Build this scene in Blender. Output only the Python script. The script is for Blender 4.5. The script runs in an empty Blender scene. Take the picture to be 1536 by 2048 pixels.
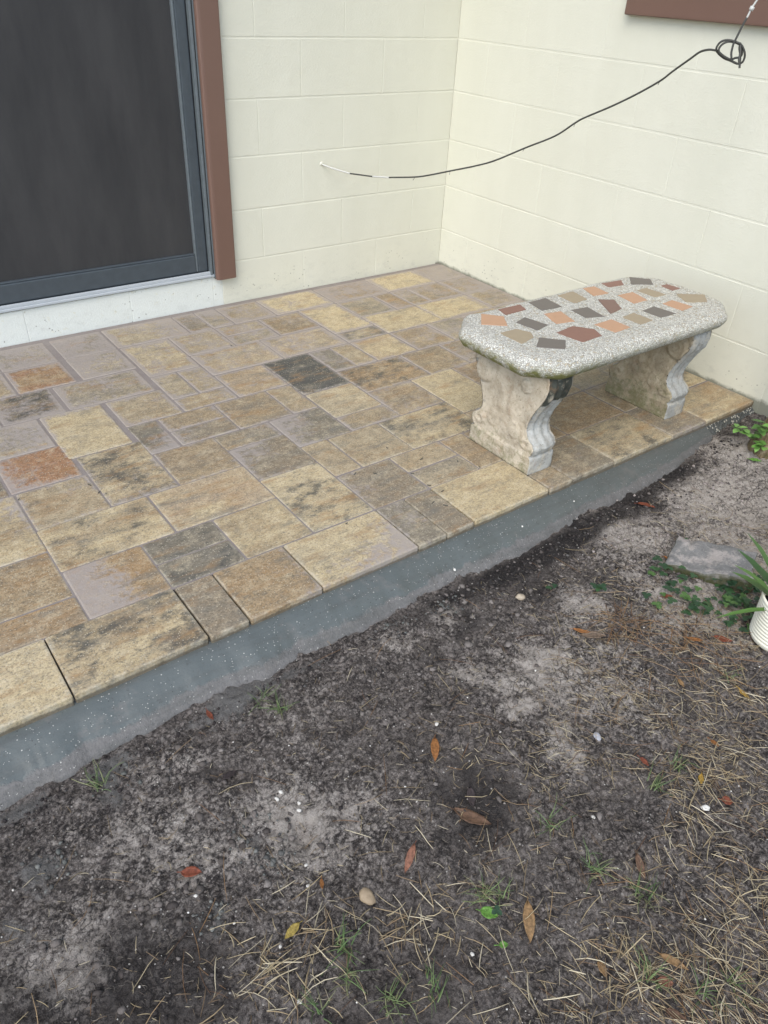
import bpy, bmesh, math, random
import numpy as np
from mathutils import Vector, Matrix
random.seed(7); rng = np.random.default_rng(11)
scene = bpy.context.scene
col = scene.collection
PI = math.pi

# ------------------------------------------------------------------ camera
cam = bpy.data.cameras.new('camera'); camo = bpy.data.objects.new('camera', cam); col.objects.link(camo)
yaw, pit, rol = 0.674223, 0.618744, 0.059341
fw = Vector((math.sin(yaw)*math.cos(pit), math.cos(yaw)*math.cos(pit), -math.sin(pit)))
rt = Vector((math.cos(yaw), -math.sin(yaw), 0)); up = rt.cross(fw)
r2 = rt*math.cos(rol)+up*math.sin(rol); u2 = up*math.cos(rol)-rt*math.sin(rol)
M4 = Matrix((r2, u2, -fw)).transposed().to_4x4(); M4.translation = (-2.6183, -2.9513, 1.2047)
camo.matrix_world = M4
cam.sensor_fit = 'HORIZONTAL'; cam.sensor_width = 36; cam.lens = 1511.70/1536*36
cam.clip_start = 0.02; cam.clip_end = 500
scene.camera = camo

# ------------------------------------------------------------------ light
SUN_EL, SUN_AZ = math.radians(50), math.radians(-124)      # azimuth from +Y, clockwise
world = bpy.data.worlds.new('World'); scene.world = world; world.use_nodes = True
wn = world.node_tree; bg = wn.nodes['Background']
sky = wn.nodes.new('ShaderNodeTexSky'); sky.sky_type = 'NISHITA'; sky.sun_disc = False
sky.sun_elevation = SUN_EL; sky.sun_rotation = SUN_AZ
sky.air_density = 1.0; sky.dust_density = 1.0; sky.ozone_density = 1.2
hs = wn.nodes.new('ShaderNodeHueSaturation'); hs.inputs['Saturation'].default_value = 0.75
wn.links.new(sky.outputs[0], hs.inputs['Color']); wn.links.new(hs.outputs[0], bg.inputs['Color'])
bg.inputs['Strength'].default_value = 0.15
sl = bpy.data.lights.new('sun', 'SUN'); sl.energy = 1.05; sl.angle = math.radians(45); sl.color = (1.0, 0.935, 0.825)
so = bpy.data.objects.new('sun', sl); col.objects.link(so)
sd = Vector((math.sin(SUN_AZ)*math.cos(SUN_EL), math.cos(SUN_AZ)*math.cos(SUN_EL), math.sin(SUN_EL)))
so.rotation_euler = (-sd).to_track_quat('-Z', 'Y').to_euler(); so.location = (-3, -4, 6)
vs = scene.view_settings; vs.view_transform = 'Standard'; vs.look = 'None'; vs.gamma = 1; vs.use_curve_mapping = False
vs.exposure = 1.19
scene.render.engine = 'CYCLES'

# ------------------------------------------------------------------ helpers
def vnoise(x, y, seed=0):
    xi = np.floor(x).astype(np.int64); yi = np.floor(y).astype(np.int64); xf = x-xi; yf = y-yi
    def h(a, b):
        n = (a*374761393 + b*668265263 + seed*974634777) & 0x7fffffff
        n = ((n ^ (n >> 13))*1274126177) & 0x7fffffff
        n = (n ^ (n >> 16)) & 0xffff
        return n/65535.0
    u = xf*xf*(3-2*xf); v = yf*yf*(3-2*yf)
    return (h(xi, yi)*(1-u)+h(xi+1, yi)*u)*(1-v)+(h(xi, yi+1)*(1-u)+h(xi+1, yi+1)*u)*v
def fbm(x, y, sc, oct=4, seed=0, gain=.5):
    t = 0; a = 1; s = 0
    for i in range(oct):
        t = t+a*vnoise(x*sc+17.3*i, y*sc-9.1*i, seed+i); s += a; a *= gain; sc *= 2.03
    return t/s
def sst(a, b, x): t = np.clip((x-a)/(b-a), 0, 1); return t*t*(3-2*t)

def mesh_obj(name, verts, faces, mat=None, parent=None, smooth=False):
    me = bpy.data.meshes.new(name); me.from_pydata([tuple(v) for v in verts], [], faces); me.update()
    return link(name, me, mat, parent, smooth)
def link(name, me, mat=None, parent=None, smooth=False):
    o = bpy.data.objects.new(name, me); col.objects.link(o)
    if mat is not None and not me.materials: me.materials.append(mat)
    if smooth: me.polygons.foreach_set('use_smooth', [True]*len(me.polygons))
    if parent is not None: o.parent = parent
    return o
def bm_obj(name, bm, mat, parent=None, smooth=False):
    me = bpy.data.meshes.new(name); bm.to_mesh(me); bm.free()
    return link(name, me, mat, parent, smooth)
def empty(name, loc=(0, 0, 0)):
    o = bpy.data.objects.new(name, None); o.location = loc; o.empty_display_size = .05; col.objects.link(o); return o
def tag(o, label, cat, group=None, kind=None):
    o['label'] = label; o['category'] = cat
    if group: o['group'] = group
    if kind: o['kind'] = kind
    return o
def box_bm(x0, x1, y0, y1, z0, z1, bev=0, seg=2):
    bm = bmesh.new(); bmesh.ops.create_cube(bm, size=1)
    for v in bm.verts:
        v.co = Vector((x0+(v.co.x+.5)*(x1-x0), y0+(v.co.y+.5)*(y1-y0), z0+(v.co.z+.5)*(z1-z0)))
    if bev: bmesh.ops.bevel(bm, geom=bm.edges[:], offset=bev, segments=seg, affect='EDGES', profile=.6)
    return bm
def box(name, x0, x1, y0, y1, z0, z1, mat, parent=None, bev=0, seg=2, smooth=False):
    return bm_obj(name, box_bm(x0, x1, y0, y1, z0, z1, bev, seg), mat, parent, smooth)
def set_attr(me, name, vals, dom='POINT'):
    vals = np.asarray(vals, dtype=np.float32)
    if vals.ndim == 1:
        a = me.attributes.new(name, 'FLOAT', dom); a.data.foreach_set('value', vals)
    else:
        if vals.shape[1] == 3: vals = np.concatenate([vals, np.ones((len(vals), 1), np.float32)], 1)
        a = me.attributes.new(name, 'FLOAT_COLOR', dom); a.data.foreach_set('color', vals.ravel())
def catmull(pts, n=6):
    P = [Vector(q) for q in pts]; P = [P[0]*2-P[1]]+P+[P[-1]*2-P[-2]]; out = []
    for i in range(1, len(P)-2):
        a, b, c, d = P[i-1:i+3]
        for k in range(n):
            t = k/n
            out.append(.5*((2*b)+(c-a)*t+(2*a-5*b+4*c-d)*t*t+(3*b-a-3*c+d)*t**3))
    out.append(P[-2]); return out
def tube(pts, rad, sides=8):
    V = []; F = []; n = len(pts); prev = None
    for i, q in enumerate(pts):
        t = (pts[min(i+1, n-1)]-pts[max(i-1, 0)]).normalized()
        if prev is None:
            a = Vector((0, 0, 1)) if abs(t.z) < .9 else Vector((1, 0, 0)); prev = t.cross(a).normalized()
        prev = (prev-t*prev.dot(t)).normalized(); b = t.cross(prev)
        r = rad(i/(n-1)) if callable(rad) else rad
        for k in range(sides):
            an = 2*PI*k/sides; V.append(q+(prev*math.cos(an)+b*math.sin(an))*r)
    for i in range(n-1):
        for k in range(sides):
            k2 = (k+1) % sides; F.append((i*sides+k, i*sides+k2, (i+1)*sides+k2, (i+1)*sides+k))
    F.append(tuple(range(sides-1, -1, -1))); F.append(tuple((n-1)*sides+k for k in range(sides)))
    return V, F

# ---- node helper
class NT:
    def __init__(s, name):
        s.m = bpy.data.materials.new(name); s.m.use_nodes = True; s.t = s.m.node_tree; s.b = s.t.nodes['Principled BSDF']
        s.b.inputs['Specular IOR Level'].default_value = .35
    def n(s, typ, **kw):
        nd = s.t.nodes.new(typ)
        for k, v in kw.items():
            if k.startswith('_'): setattr(nd, k[1:], v)
            else: nd.inputs[k.replace('__', ' ')].default_value = v
        return nd
    def l(s, a, b): s.t.links.new(a, b)
    def coord(s, kind='Object'): return s.n('ShaderNodeTexCoord').outputs[kind]
    def pos(s): return s.n('ShaderNodeNewGeometry').outputs['Position']
    def mapv(s, v, scale=(1, 1, 1), rot=(0, 0, 0)):
        m = s.n('ShaderNodeMapping'); m.inputs['Scale'].default_value = scale; m.inputs['Rotation'].default_value = rot
        s.l(v, m.inputs['Vector']); return m.outputs[0]
    def noise(s, v, scale, detail=4, rough=.55, w=None, dist=0):
        nd = s.n('ShaderNodeTexNoise'); nd.inputs['Scale'].default_value = scale; nd.inputs['Detail'].default_value = detail
        nd.inputs['Roughness'].default_value = rough; nd.inputs['Distortion'].default_value = dist
        if w is not None: nd.noise_dimensions = '4D'; s.l(w, nd.inputs['W'])
        s.l(v, nd.inputs['Vector']); return nd.outputs['Fac']
    def vor(s, v, scale, out='Distance', feat='F1', rnd=1):
        nd = s.n('ShaderNodeTexVoronoi'); nd.feature = feat; nd.inputs['Scale'].default_value = scale
        nd.inputs['Randomness'].default_value = rnd
        s.l(v, nd.inputs['Vector']); return nd.outputs[out]
    def ramp(s, f, stops):
        nd = s.n('ShaderNodeValToRGB'); e = nd.color_ramp.elements
        while len(e) < len(stops): e.new(.5)
        for k, (p, c) in enumerate(stops):
            e[k].position = p; e[k].color = (c, c, c, 1) if not hasattr(c, '__len__') else (*c, 1)
        s.l(f, nd.inputs[0]); return nd.outputs[0]
    def math(s, op, a, b=0, c=None, clamp=False):
        nd = s.n('ShaderNodeMath'); nd.operation = op; nd.use_clamp = clamp
        for k, v in enumerate((a, b, c)):
            if v is None: continue
            if isinstance(v, (int, float)): nd.inputs[k].default_value = v
            else: s.l(v, nd.inputs[k])
        return nd.outputs[0]
    def mix(s, f, a, b, mode='MIX'):
        nd = s.n('ShaderNodeMix'); nd.data_type = 'RGBA'; nd.blend_type = mode
        for k, v in (('Factor', f), ('A', a), ('B', b)):
            soc = [i for i in nd.inputs if i.name == k and (i.type == 'RGBA' if k != 'Factor' else i.type == 'VALUE')][0]
            if isinstance(v, (int, float)): soc.default_value = v if k == 'Factor' else (v, v, v, 1)
            elif isinstance(v, tuple): soc.default_value = (*v, 1)
            else: s.l(v, soc)
        return [o for o in nd.outputs if o.type == 'RGBA'][0]
    def attr(s, name, typ='GEOMETRY', out='Fac'):
        nd = s.n('ShaderNodeAttribute'); nd.attribute_name = name; nd.attribute_type = typ; return nd.outputs[out]
    def sep(s, v): nd = s.n('ShaderNodeSeparateXYZ'); s.l(v, nd.inputs[0]); return nd.outputs
    def bump(s, h, strength=.5, dist=.002, normal=None):
        nd = s.n('ShaderNodeBump'); nd.inputs['Strength'].default_value = strength; nd.inputs['Distance'].default_value = dist
        s.l(h, nd.inputs['Height'])
        if normal: s.l(normal, nd.inputs['Normal'])
        s.l(nd.outputs[0], s.b.inputs['Normal']); return nd.outputs[0]
    def out(s, colr=None, rough=None, spec=None):
        if colr is not None:
            if isinstance(colr, tuple): s.b.inputs['Base Color'].default_value = (*colr, 1)
            else: s.l(colr, s.b.inputs['Base Color'])
        if rough is not None:
            if isinstance(rough, (int, float)): s.b.inputs['Roughness'].default_value = rough
            else: s.l(rough, s.b.inputs['Roughness'])
        if spec is not None: s.b.inputs['Specular IOR Level'].default_value = spec
        return s.m

# ------------------------------------------------------------------ materials
SAND = (.265, .228, .218)
def mat_paver():
    t = NT('paver_concrete'); P = t.pos(); oi = t.n('ShaderNodeObjectInfo'); rnd = oi.outputs['Random']
    w = t.math('MULTIPLY', rnd, 60.0)
    a = oi.outputs['Color']; b = t.attr('tone', 'OBJECT', 'Color'); st = t.attr('stain', 'OBJECT'); sv = t.attr('sand', 'OBJECT', 'Vector')
    P1 = t.mapv(P, (5, 16, 5)); P2 = t.mapv(P, (13, 20, 13))
    n1 = t.noise(P1, 1.0, 5, .62, w); c = t.mix(t.ramp(n1, [(.36, 0), (.62, 1)]), a, b)
    # mottling of the cast surface
    n2 = t.noise(t.mapv(P, (1, 1.7, 1)), 60, 7, .78, w); c = t.mix(t.ramp(n2, [(.36, 0), (.60, 1)]), t.mix(.55, c, (.36, .33, .28), 'MULTIPLY'), t.mix(.22, c, (.50, .44, .32)))
    n2c = t.noise(P, 26, 6, .7, t.math('ADD', w, 3.1)); c = t.mix(t.ramp(n2c, [(.50, 0), (.66, .8)]), c, t.mix(.6, c, (.19, .168, .13))); c = t.mix(t.ramp(n2c, [(.34, .75), (.50, 0)]), c, t.mix(.6, c, (.56, .48, .33)))
    n2b = t.noise(P, 190, 5, .75); c = t.mix(t.ramp(n2b, [(.38, .85), (.50, 0)]), c, t.mix(.75, c, (.085, .078, .06)))
    c = t.mix(t.ramp(n2b, [(.56, 0), (.70, .45)]), c, t.mix(.6, c, (.46, .41, .31)))
    # dark charcoal bleed
    n3 = t.noise(P2, 1.0, 8, .74, t.math('ADD', w, 7.7)); th = t.math('SUBTRACT', 0.655, t.math('MULTIPLY', st, .40))
    m3 = t.math('MULTIPLY', t.math('SUBTRACT', t.math('ADD', n3, t.math('MULTIPLY', t.math('SUBTRACT', n2, .5), .5)), th), 7, clamp=True)
    c = t.mix(t.math('MULTIPLY', m3, .82), c, (.045, .047, .046))
    # ochre and grey casting streaks
    n5 = t.noise(t.mapv(P, (7, 26, 7)), 1.0, 7, .7, t.math('ADD', w, 21.0)); n6 = t.noise(t.mapv(P, (6, 22, 6)), 1.0, 7, .7, t.math('ADD', w, 33.0))
    c = t.mix(t.ramp(n5, [(.53, 0), (.66, .65)]), c, (.28, .165, .072)); c = t.mix(t.ramp(n6, [(.53, 0), (.68, .65)]), c, (.125, .122, .108))
    # exposed pale grains
    v = t.vor(P, 210); vc = t.vor(P, 210, 'Color')
    gsel = t.math('GREATER_THAN', t.sep(vc)[0], .80); gr = t.math('MULTIPLY', t.math('LESS_THAN', v, .36), gsel)
    c = t.mix(t.math('MULTIPLY', gr, .55), c, (.50, .44, .33))
    Lr = t.sep(t.coord('Generated')); em = t.math('MINIMUM', t.math('MINIMUM', Lr[0], t.math('SUBTRACT', 1, Lr[0])), t.math('MINIMUM', Lr[1], t.math('SUBTRACT', 1, Lr[1])))
    rub = t.math('MULTIPLY', t.math('SUBTRACT', 1, t.math('MULTIPLY', em, 22), clamp=True), t.ramp(t.noise(P, 34, 5, .7), [(.42, 0), (.62, .6)]))
    c = t.mix(rub, c, (.47, .43, .34))
    # jointing sand film: at the edges, and where it was swept
    L = t.coord('Generated'); lx, ly, lz = t.sep(L); px, py, pz = t.sep(P)
    sx, sy, sz = t.sep(sv)
    far = t.math('MULTIPLY', t.math('ADD', py, 1.62), .55, clamp=True)
    ed = t.math('MINIMUM', t.math('MINIMUM', lx, t.math('SUBTRACT', 1, lx)), t.math('MINIMUM', ly, t.math('SUBTRACT', 1, ly)))
    edge = t.math('SUBTRACT', 1, t.math('MULTIPLY', ed, 9), clamp=True)
    nb = t.noise(P, 9, 5, .6); nf = t.noise(P, 60, 5, .65)
    f = t.math('ADD', t.math('MULTIPLY', t.math('SUBTRACT', lx, .5), sx), t.math('MULTIPLY', t.math('SUBTRACT', ly, .5), sy))
    f = t.math('ADD', f, sz)
    f = t.math('ADD', f, t.math('MULTIPLY', t.math('SUBTRACT', nb, .5), 1.7))
    f = t.math('ADD', f, t.math('MULTIPLY', t.math('SUBTRACT', nf, .5), 1.5))
    f = t.math('ADD', f, t.math('MULTIPLY', edge, t.math('ADD', .15, t.math('MULTIPLY', far, .95))))
    f = t.math('ADD', f, t.math('MULTIPLY', far, .42)); f = t.math('ADD', f, .03)
    sm = t.ramp(f, [(.30, 0), (.72, 1)])
    sm = t.math('MULTIPLY', sm, t.ramp(nf, [(.3, .62), (.7, .95)]))
    c = t.mix(sm, c, t.mix(t.noise(P, 300, 2), (.262, .230, .206), (.325, .288, .262)))
    side = t.math('MULTIPLY', t.math('SUBTRACT', t.math('SUBTRACT', -.004, pz), t.math('MULTIPLY', t.noise(P, 30, 5, .7), .014)), 220, clamp=True)
    c = t.mix(t.math('MULTIPLY', side, .8), c, t.mix(n2b, (.05, .042, .03), (.15, .125, .09)))
    h = t.math('ADD', t.math('MULTIPLY', n2b, .5), t.math('MULTIPLY', t.noise(P, 500, 3), .5)); h = t.math('ADD', h, t.math('MULTIPLY', n2, .6))
    h = t.math('ADD', t.math('MULTIPLY', h, t.math('SUBTRACT', 1.1, sm)), t.math('MULTIPLY', gr, .2))
    t.bump(h, .7, .0028)
    return t.out(c, t.math('ADD', .62, t.math('MULTIPLY', sm, .3)))
def mat_sand():
    t = NT('joint_sand'); P = t.pos(); n = t.noise(P, 320, 3); n2 = t.noise(P, 22, 4)
    c = t.mix(n, (.17, .147, .132), (.275, .243, .222)); c = t.mix(t.ramp(n2, [(.4, 0), (.7, .5)]), c, (.17, .14, .13))
    t.bump(n, .5, .002); return t.out(c, .95)
def mat_wall():
    t = NT('painted_block'); P = t.pos(); x, y, z = t.sep(P)
    n = t.noise(P, 4, 4); n2 = t.noise(P, 55, 5, .65)
    n = t.noise(t.mapv(P, (1.4, 1.4, .5)), 2.2, 6, .6)
    c = t.mix(t.ramp(n, [(.35, 0), (.65, 1)]), (.605, .598, .498), (.64, .632, .532))
    c = t.mix(t.ramp(n2, [(.64, 0), (.8, .10)]), c, (.45, .44, .39))
    band = t.math('MULTIPLY', t.math('LESS_THAN', z, .122), t.math('LESS_THAN', x, -1.218)); chip = t.ramp(t.noise(P, 30, 6, .75), [(.60, 1), (.64, 0)])
    c = t.mix(t.math('MULTIPLY', t.math('MULTIPLY', band, chip), .8), c, (.66, .69, .66))
    # splash-back grime and scuffs low on the wall
    low = t.math('SUBTRACT', 1, t.math('MULTIPLY', z, 5.2), clamp=True)
    ns = t.noise(t.mapv(P, (1, 1, 2.2)), 16, 6, .72)
    g = t.math('MULTIPLY', t.ramp(ns, [(.52, 0), (.74, 1)]), low)
    c = t.mix(t.math('MULTIPLY', g, .42), c, (.36, .36, .33))
    sp = t.math('MULTIPLY', t.math('LESS_THAN', t.vor(P, 55), .17), t.math('GREATER_THAN', t.noise(P, 9, 3), .56))
    c = t.mix(t.math('MULTIPLY', sp, t.math('MULTIPLY', low, .75)), c, (.16, .15, .12))
    # algae line where the wall meets the paving
    ln = t.math('SUBTRACT', t.math('SUBTRACT', t.math('MULTIPLY', t.noise(P, 14, 5, .7), .046), .010), z)
    ln = t.math('MULTIPLY', ln, 80, clamp=True); ln = t.math('MULTIPLY', ln, t.math('GREATER_THAN', x, -.02))
    c = t.mix(t.math('MULTIPLY', ln, .75), c, (.13, .135, .095))
    h = t.math('ADD', t.math('MULTIPLY', t.noise(P, 140, 5, .7), .8), t.math('MULTIPLY', t.noise(P, 12, 4), 1.2))
    pit = t.math('LESS_THAN', t.vor(P, 70), t.math('MULTIPLY', t.noise(P, 25, 3), .22)); h = t.math('SUBTRACT', h, t.math('MULTIPLY', pit, .6))
    t.bump(h, .45, .004); return t.out(c, .62)
def mat_plain(name, c, rough=.6, spec=.35, nscale=40, var=.12, bump=0, metal=0):
    t = NT(name); P = t.coord('Object'); n = t.noise(P, nscale, 5, .6)
    cc = t.mix(n, tuple(v*(1-var) for v in c), tuple(min(1, v*(1+var)) for v in c))
    if bump: t.bump(n, bump, .002)
    t.b.inputs['Metallic'].default_value = metal
    return t.out(cc, rough, spec)
def mat_vcol(name, rough=.8, nscale=120, var=.25, bump=.3, trans=0, spec=.3):
    t = NT(name); c = t.attr('Col', out='Color'); P = t.pos(); n = t.noise(P, nscale, 4, .6)
    c = t.mix(t.ramp(n, [(.3, var), (.7, 0)]), c, t.mix(1, c, (.45, .42, .38), 'MULTIPLY'))
    if bump: t.bump(n, bump, .002)
    if trans: t.b.inputs['Transmission Weight'].default_value = 0; t.b.inputs['Subsurface Weight'].default_value = 0
    return t.out(c, rough, spec)
def mat_soil():
    t = NT('soil'); P = t.pos(); s = t.attr('sandy'); d = t.attr('damp'); g = t.attr('slurry')
    n1 = t.noise(P, 42, 8, .78); n2 = t.noise(P, 130, 6, .8); n3 = t.noise(P, 7, 4, .6)
    c = t.mix(t.ramp(n1, [(.38, 0), (.62, 1)]), (.043, .036, .032), (.205, .178, .158))
    c = t.mix(t.ramp(n2, [(.50, 0), (.60, .9)]), c, (.335, .295, .262)); c = t.mix(t.ramp(n2, [(.38, .9), (.47, 0)]), c, (.020, .018, .018))
    c = t.mix(t.ramp(n3, [(.45, 0), (.75, .45)]), c, (.16, .138, .122))
    f = t.math('ADD', s, t.math('MULTIPLY', t.math('SUBTRACT', n1, .5), 1.6))
    f = t.math('ADD', f, t.math('MULTIPLY', t.math('SUBTRACT', n2, .5), 1.5))
    sc = t.mix(t.noise(P, 420, 2), (.37, .325, .28), (.58, .525, .465))
    c = t.mix(t.math('MULTIPLY', t.ramp(f, [(.30, 0), (.66, 1)]), .92), c, sc)
    wv = t.n('ShaderNodeVectorMath'); wv.operation = 'ADD'; nn = t.n('ShaderNodeTexNoise'); nn.inputs['Scale'].default_value = 60; t.l(P, nn.inputs['Vector'])
    sc_ = t.n('ShaderNodeVectorMath'); sc_.operation = 'SCALE'; sc_.inputs['Scale'].default_value = .03; t.l(nn.outputs['Color'], sc_.inputs[0]); t.l(P, wv.inputs[0]); t.l(sc_.outputs[0], wv.inputs[1])
    cr = t.vor(wv.outputs[0], 62, 'Distance', 'DISTANCE_TO_EDGE')
    c = t.mix(t.math('MULTIPLY', t.ramp(cr, [(.03, .75), (.14, 0)]), t.ramp(t.noise(P, 14, 4), [(.42, 0), (.6, 1)])), c, (.016, .014, .014))  # shade in the cracks between clods, painted as dark colour
    fd = t.math('ADD', d, t.math('MULTIPLY', t.math('SUBTRACT', n2, .5), 1.3))
    c = t.mix(t.math('MULTIPLY', t.ramp(fd, [(.28, 0), (.66, 1)]), .85), c, (.018, .016, .016))
    fg = t.math('ADD', g, t.math('MULTIPLY', t.math('SUBTRACT', n1, .5), 1.2))
    c = t.mix(t.math('MULTIPLY', t.ramp(fg, [(.45, 0), (.65, 1)]), .75), c, (.17, .165, .155))
    v = t.vor(P, 120); vc = t.sep(t.vor(P, 120, 'Color'))
    sp = t.math('MULTIPLY', t.math('LESS_THAN', v, .20), t.math('GREATER_THAN', vc[0], .93))
    c = t.mix(sp, c, (.50, .47, .42))
    h = t.math('ADD', t.math('MULTIPLY', n2, .6), t.math('MULTIPLY', n1, .9)); h = t.math('ADD', h, t.math('MULTIPLY', t.noise(P, 520, 3), .25))
    t.bump(h, 1.0, .012)
    return t.out(c, .93, .2)
def mat_mortar():
    t = NT('fresh_mortar'); P = t.pos(); dry = t.attr('dry')
    n = t.noise(P, 6, 4); n2 = t.noise(P, 120, 4, .6)
    c = t.mix(n, (.074, .087, .085), (.102, .113, .108))
    f = t.math('ADD', dry, t.math('MULTIPLY', t.math('SUBTRACT', t.noise(P, 26, 5, .65), .5), 1.1))
    dm = t.ramp(f, [(.45, 0), (.62, 1)])
    c = t.mix(dm, c, t.mix(n2, (.10, .097, .094), (.175, .168, .16)))
    def grains(sc, r, keep, seed):
        Q = t.mapv(P, (1, 1, 1), (0, 0, seed)); v = t.vor(Q, sc); vc = t.sep(t.vor(Q, sc, 'Color'))
        dens = t.math('GREATER_THAN', t.math('ADD', vc[0], t.math('MULTIPLY', t.noise(P, 5, 3), .4)), keep)
        return t.math('MULTIPLY', t.math('LESS_THAN', v, r), dens)
    g = t.math('MAXIMUM', grains(140, .19, 1.10, .3), grains(260, .24, 1.08, 1.1))
    c = t.mix(t.math('MULTIPLY', g, .75), c, (.55, .54, .49))
    c = t.mix(t.math('MULTIPLY', grains(150, .2, 1.13, 2.0), .9), c, (.03, .03, .03))
    trw = t.noise(t.mapv(P, (5, 40, 20)), 1, 6, .65); c = t.mix(t.ramp(trw, [(.46, 0), (.66, .55)]), c, (.070, .074, .069)); c = t.mix(t.ramp(t.noise(P, 16, 6, .7), [(.55, 0), (.68, .5)]), c, (.15, .14, .128)); c = t.mix(t.ramp(t.noise(P, 70, 5, .75), [(.30, .6), (.42, 0)]), c, (.05, .05, .046))
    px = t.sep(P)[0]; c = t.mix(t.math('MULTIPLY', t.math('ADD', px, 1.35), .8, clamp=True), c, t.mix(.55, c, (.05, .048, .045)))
    hh = t.math('ADD', t.math('MULTIPLY', n2, t.math('ADD', .3, t.math('MULTIPLY', dm, 1.6))), t.math('MULTIPLY', g, .8)); hh = t.math('ADD', hh, t.math('MULTIPLY', trw, 1.2)); t.bump(hh, .6, .003)
    return t.out(c, t.math('ADD', .40, t.math('MULTIPLY', dm, .5)), .45)
def mat_aggregate():
    t = NT('white_aggregate'); P = t.pos()
    v = t.vor(P, 185); e = t.vor(P, 185, 'Distance', 'DISTANCE_TO_EDGE'); vc = t.sep(t.vor(P, 185, 'Color'))
    c = t.mix(vc[0], (.50, .485, .43), (.78, .765, .69)); c = t.mix(t.math('GREATER_THAN', vc[1], .86), c, (.50, .44, .33))
    c = t.mix(t.ramp(e, [(.03, .8), (.12, 0)]), c, (.20, .19, .155))
    x, y, z = t.sep(P)
    lowf = t.math('MULTIPLY', t.math('SUBTRACT', .368, z), 20, clamp=True)
    end = t.math('MULTIPLY', t.math('SUBTRACT', -.86, x), 4.5, clamp=True)
    moss = t.math('MULTIPLY', lowf, t.math('ADD', t.math('MULTIPLY', end, .75), .22))
    moss = t.math('MULTIPLY', moss, t.ramp(t.noise(P, 30, 5, .65), [(.34, 0), (.58, 1)]))
    c = t.mix(t.math('MULTIPLY', moss, 2.4, clamp=True), c, t.mix(t.noise(P, 90, 3), (.10, .115, .025), (.30, .28, .11)))
    h = t.math('SUBTRACT', 1, v); t.bump(t.math('ADD', h, t.math('MULTIPLY', t.ramp(e, [(0, 0), (.2, 1)]), .6)), .8, .003)
    return t.out(c, .75)
def mat_cast():
    t = NT('weathered_cast_stone'); P = t.pos(); c0 = t.attr('Col', out='Color')
    n = t.noise(P, 30, 6, .7); n2 = t.noise(P, 150, 5, .7)
    c = t.mix(t.ramp(n, [(.38, .5), (.58, 0)]), c0, t.mix(1, c0, (.60, .54, .46), 'MULTIPLY'))
    c = t.mix(t.ramp(t.noise(P, 19, 6, .7), [(.54, 0), (.66, .7)]), c, (.52, .46, .36))
    c = t.mix(t.ramp(t.noise(P, 14, 6, .7), [(.58, 0), (.72, .55)]), c, (.26, .15, .08))
    c = t.mix(t.ramp(n2, [(.30, .7), (.44, 0)]), c, (.09, .08, .05))
    mf = t.math('ADD', t.attr('moss'), t.math('MULTIPLY', t.math('SUBTRACT', t.noise(P, 34, 8, .78), .5), 2.2))
    c = t.mix(t.ramp(mf, [(.45, 0), (.85, .8)]), c, t.mix(n2, (.10, .11, .045), (.21, .20, .10)))
    t.bump(t.math('ADD', n2, t.math('MULTIPLY', n, .5)), .8, .0035)
    return t.out(c, .85)
def mat_screen():
    t = NT('insect_screen'); P = t.pos()
    w = t.n('ShaderNodeTexWave'); w.wave_type = 'BANDS'; w.bands_direction = 'X'; w.inputs['Scale'].default_value = 260
    t.l(P, w.inputs['Vector'])
    sm = t.noise(t.mapv(P, (5, 5, 1.3)), 1.6, 7, .65); c = t.mix(t.ramp(sm, [(.34, 0), (.66, 1)]), (.036, .036, .037), (.054, .053, .053)); c = t.mix(t.math('MULTIPLY', w.outputs['Fac'], .25), c, (.02, .02, .02))
    t.out(c, .7, .25)
    tr = t.n('ShaderNodeBsdfTransparent'); mx = t.n('ShaderNodeMixShader'); mx.inputs[0].default_value = .06
    om = [n for n in t.t.nodes if n.type == 'OUTPUT_MATERIAL'][0]
    t.l(t.b.outputs[0], mx.inputs[1]); t.l(tr.outputs[0], mx.inputs[2]); t.l(mx.outputs[0], om.inputs[0])
    return t.m
def mat_leaf(name, c, rough=.6):
    t = NT(name); P = t.coord('Object'); n = t.noise(P, 160, 5, .7)
    cc = t.mix(t.ramp(n, [(.36, 1), (.6, 0)]), c, tuple(v*.45 for v in c)); t.bump(n, .4, .002)
    return t.out(cc, rough, .3)
def mat_footing():
    t = NT('rough_footing'); P = t.pos(); v = t.vor(P, 105); vc = t.sep(t.vor(P, 105, 'Color'))
    g = t.math('MULTIPLY', t.math('LESS_THAN', v, .42), t.math('GREATER_THAN', vc[0], .5))
    c = t.mix(t.noise(P, 40, 4), (.035, .038, .035), (.10, .105, .10)); c = t.mix(t.math('MULTIPLY', g, .8), c, (.40, .38, .32))
    t.bump(t.math('SUBTRACT', 1, v), 1, .006); return t.out(c, .85)
def mat_old_block():
    t = NT('mossy_concrete'); P = t.pos(); n = t.noise(P, 45, 6, .7); gn = t.n('ShaderNodeNewGeometry').outputs['Normal']
    nz = t.sep(gn)[2]; c = t.mix(n, (.07, .07, .068), (.24, .235, .225))
    v = t.vor(P, 120); c = t.mix(t.math('LESS_THAN', v, .12), c, (.40, .39, .36))
    c = t.mix(t.ramp(t.noise(P, 22, 6, .7), [(.47, 0), (.58, .9)]), c, t.mix(n, (.20, .18, .165), (.42, .38, .35)))
    ms = t.math('MULTIPLY', t.math('SUBTRACT', 1, nz, clamp=True), t.ramp(t.noise(P, 40, 5), [(.3, .3), (.5, 1)]))
    c = t.mix(ms, c, t.mix(t.noise(P, 150, 3), (.022, .026, .010), (.085, .085, .035)))
    t.bump(n, .9, .006); return t.out(c, .9)

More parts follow.
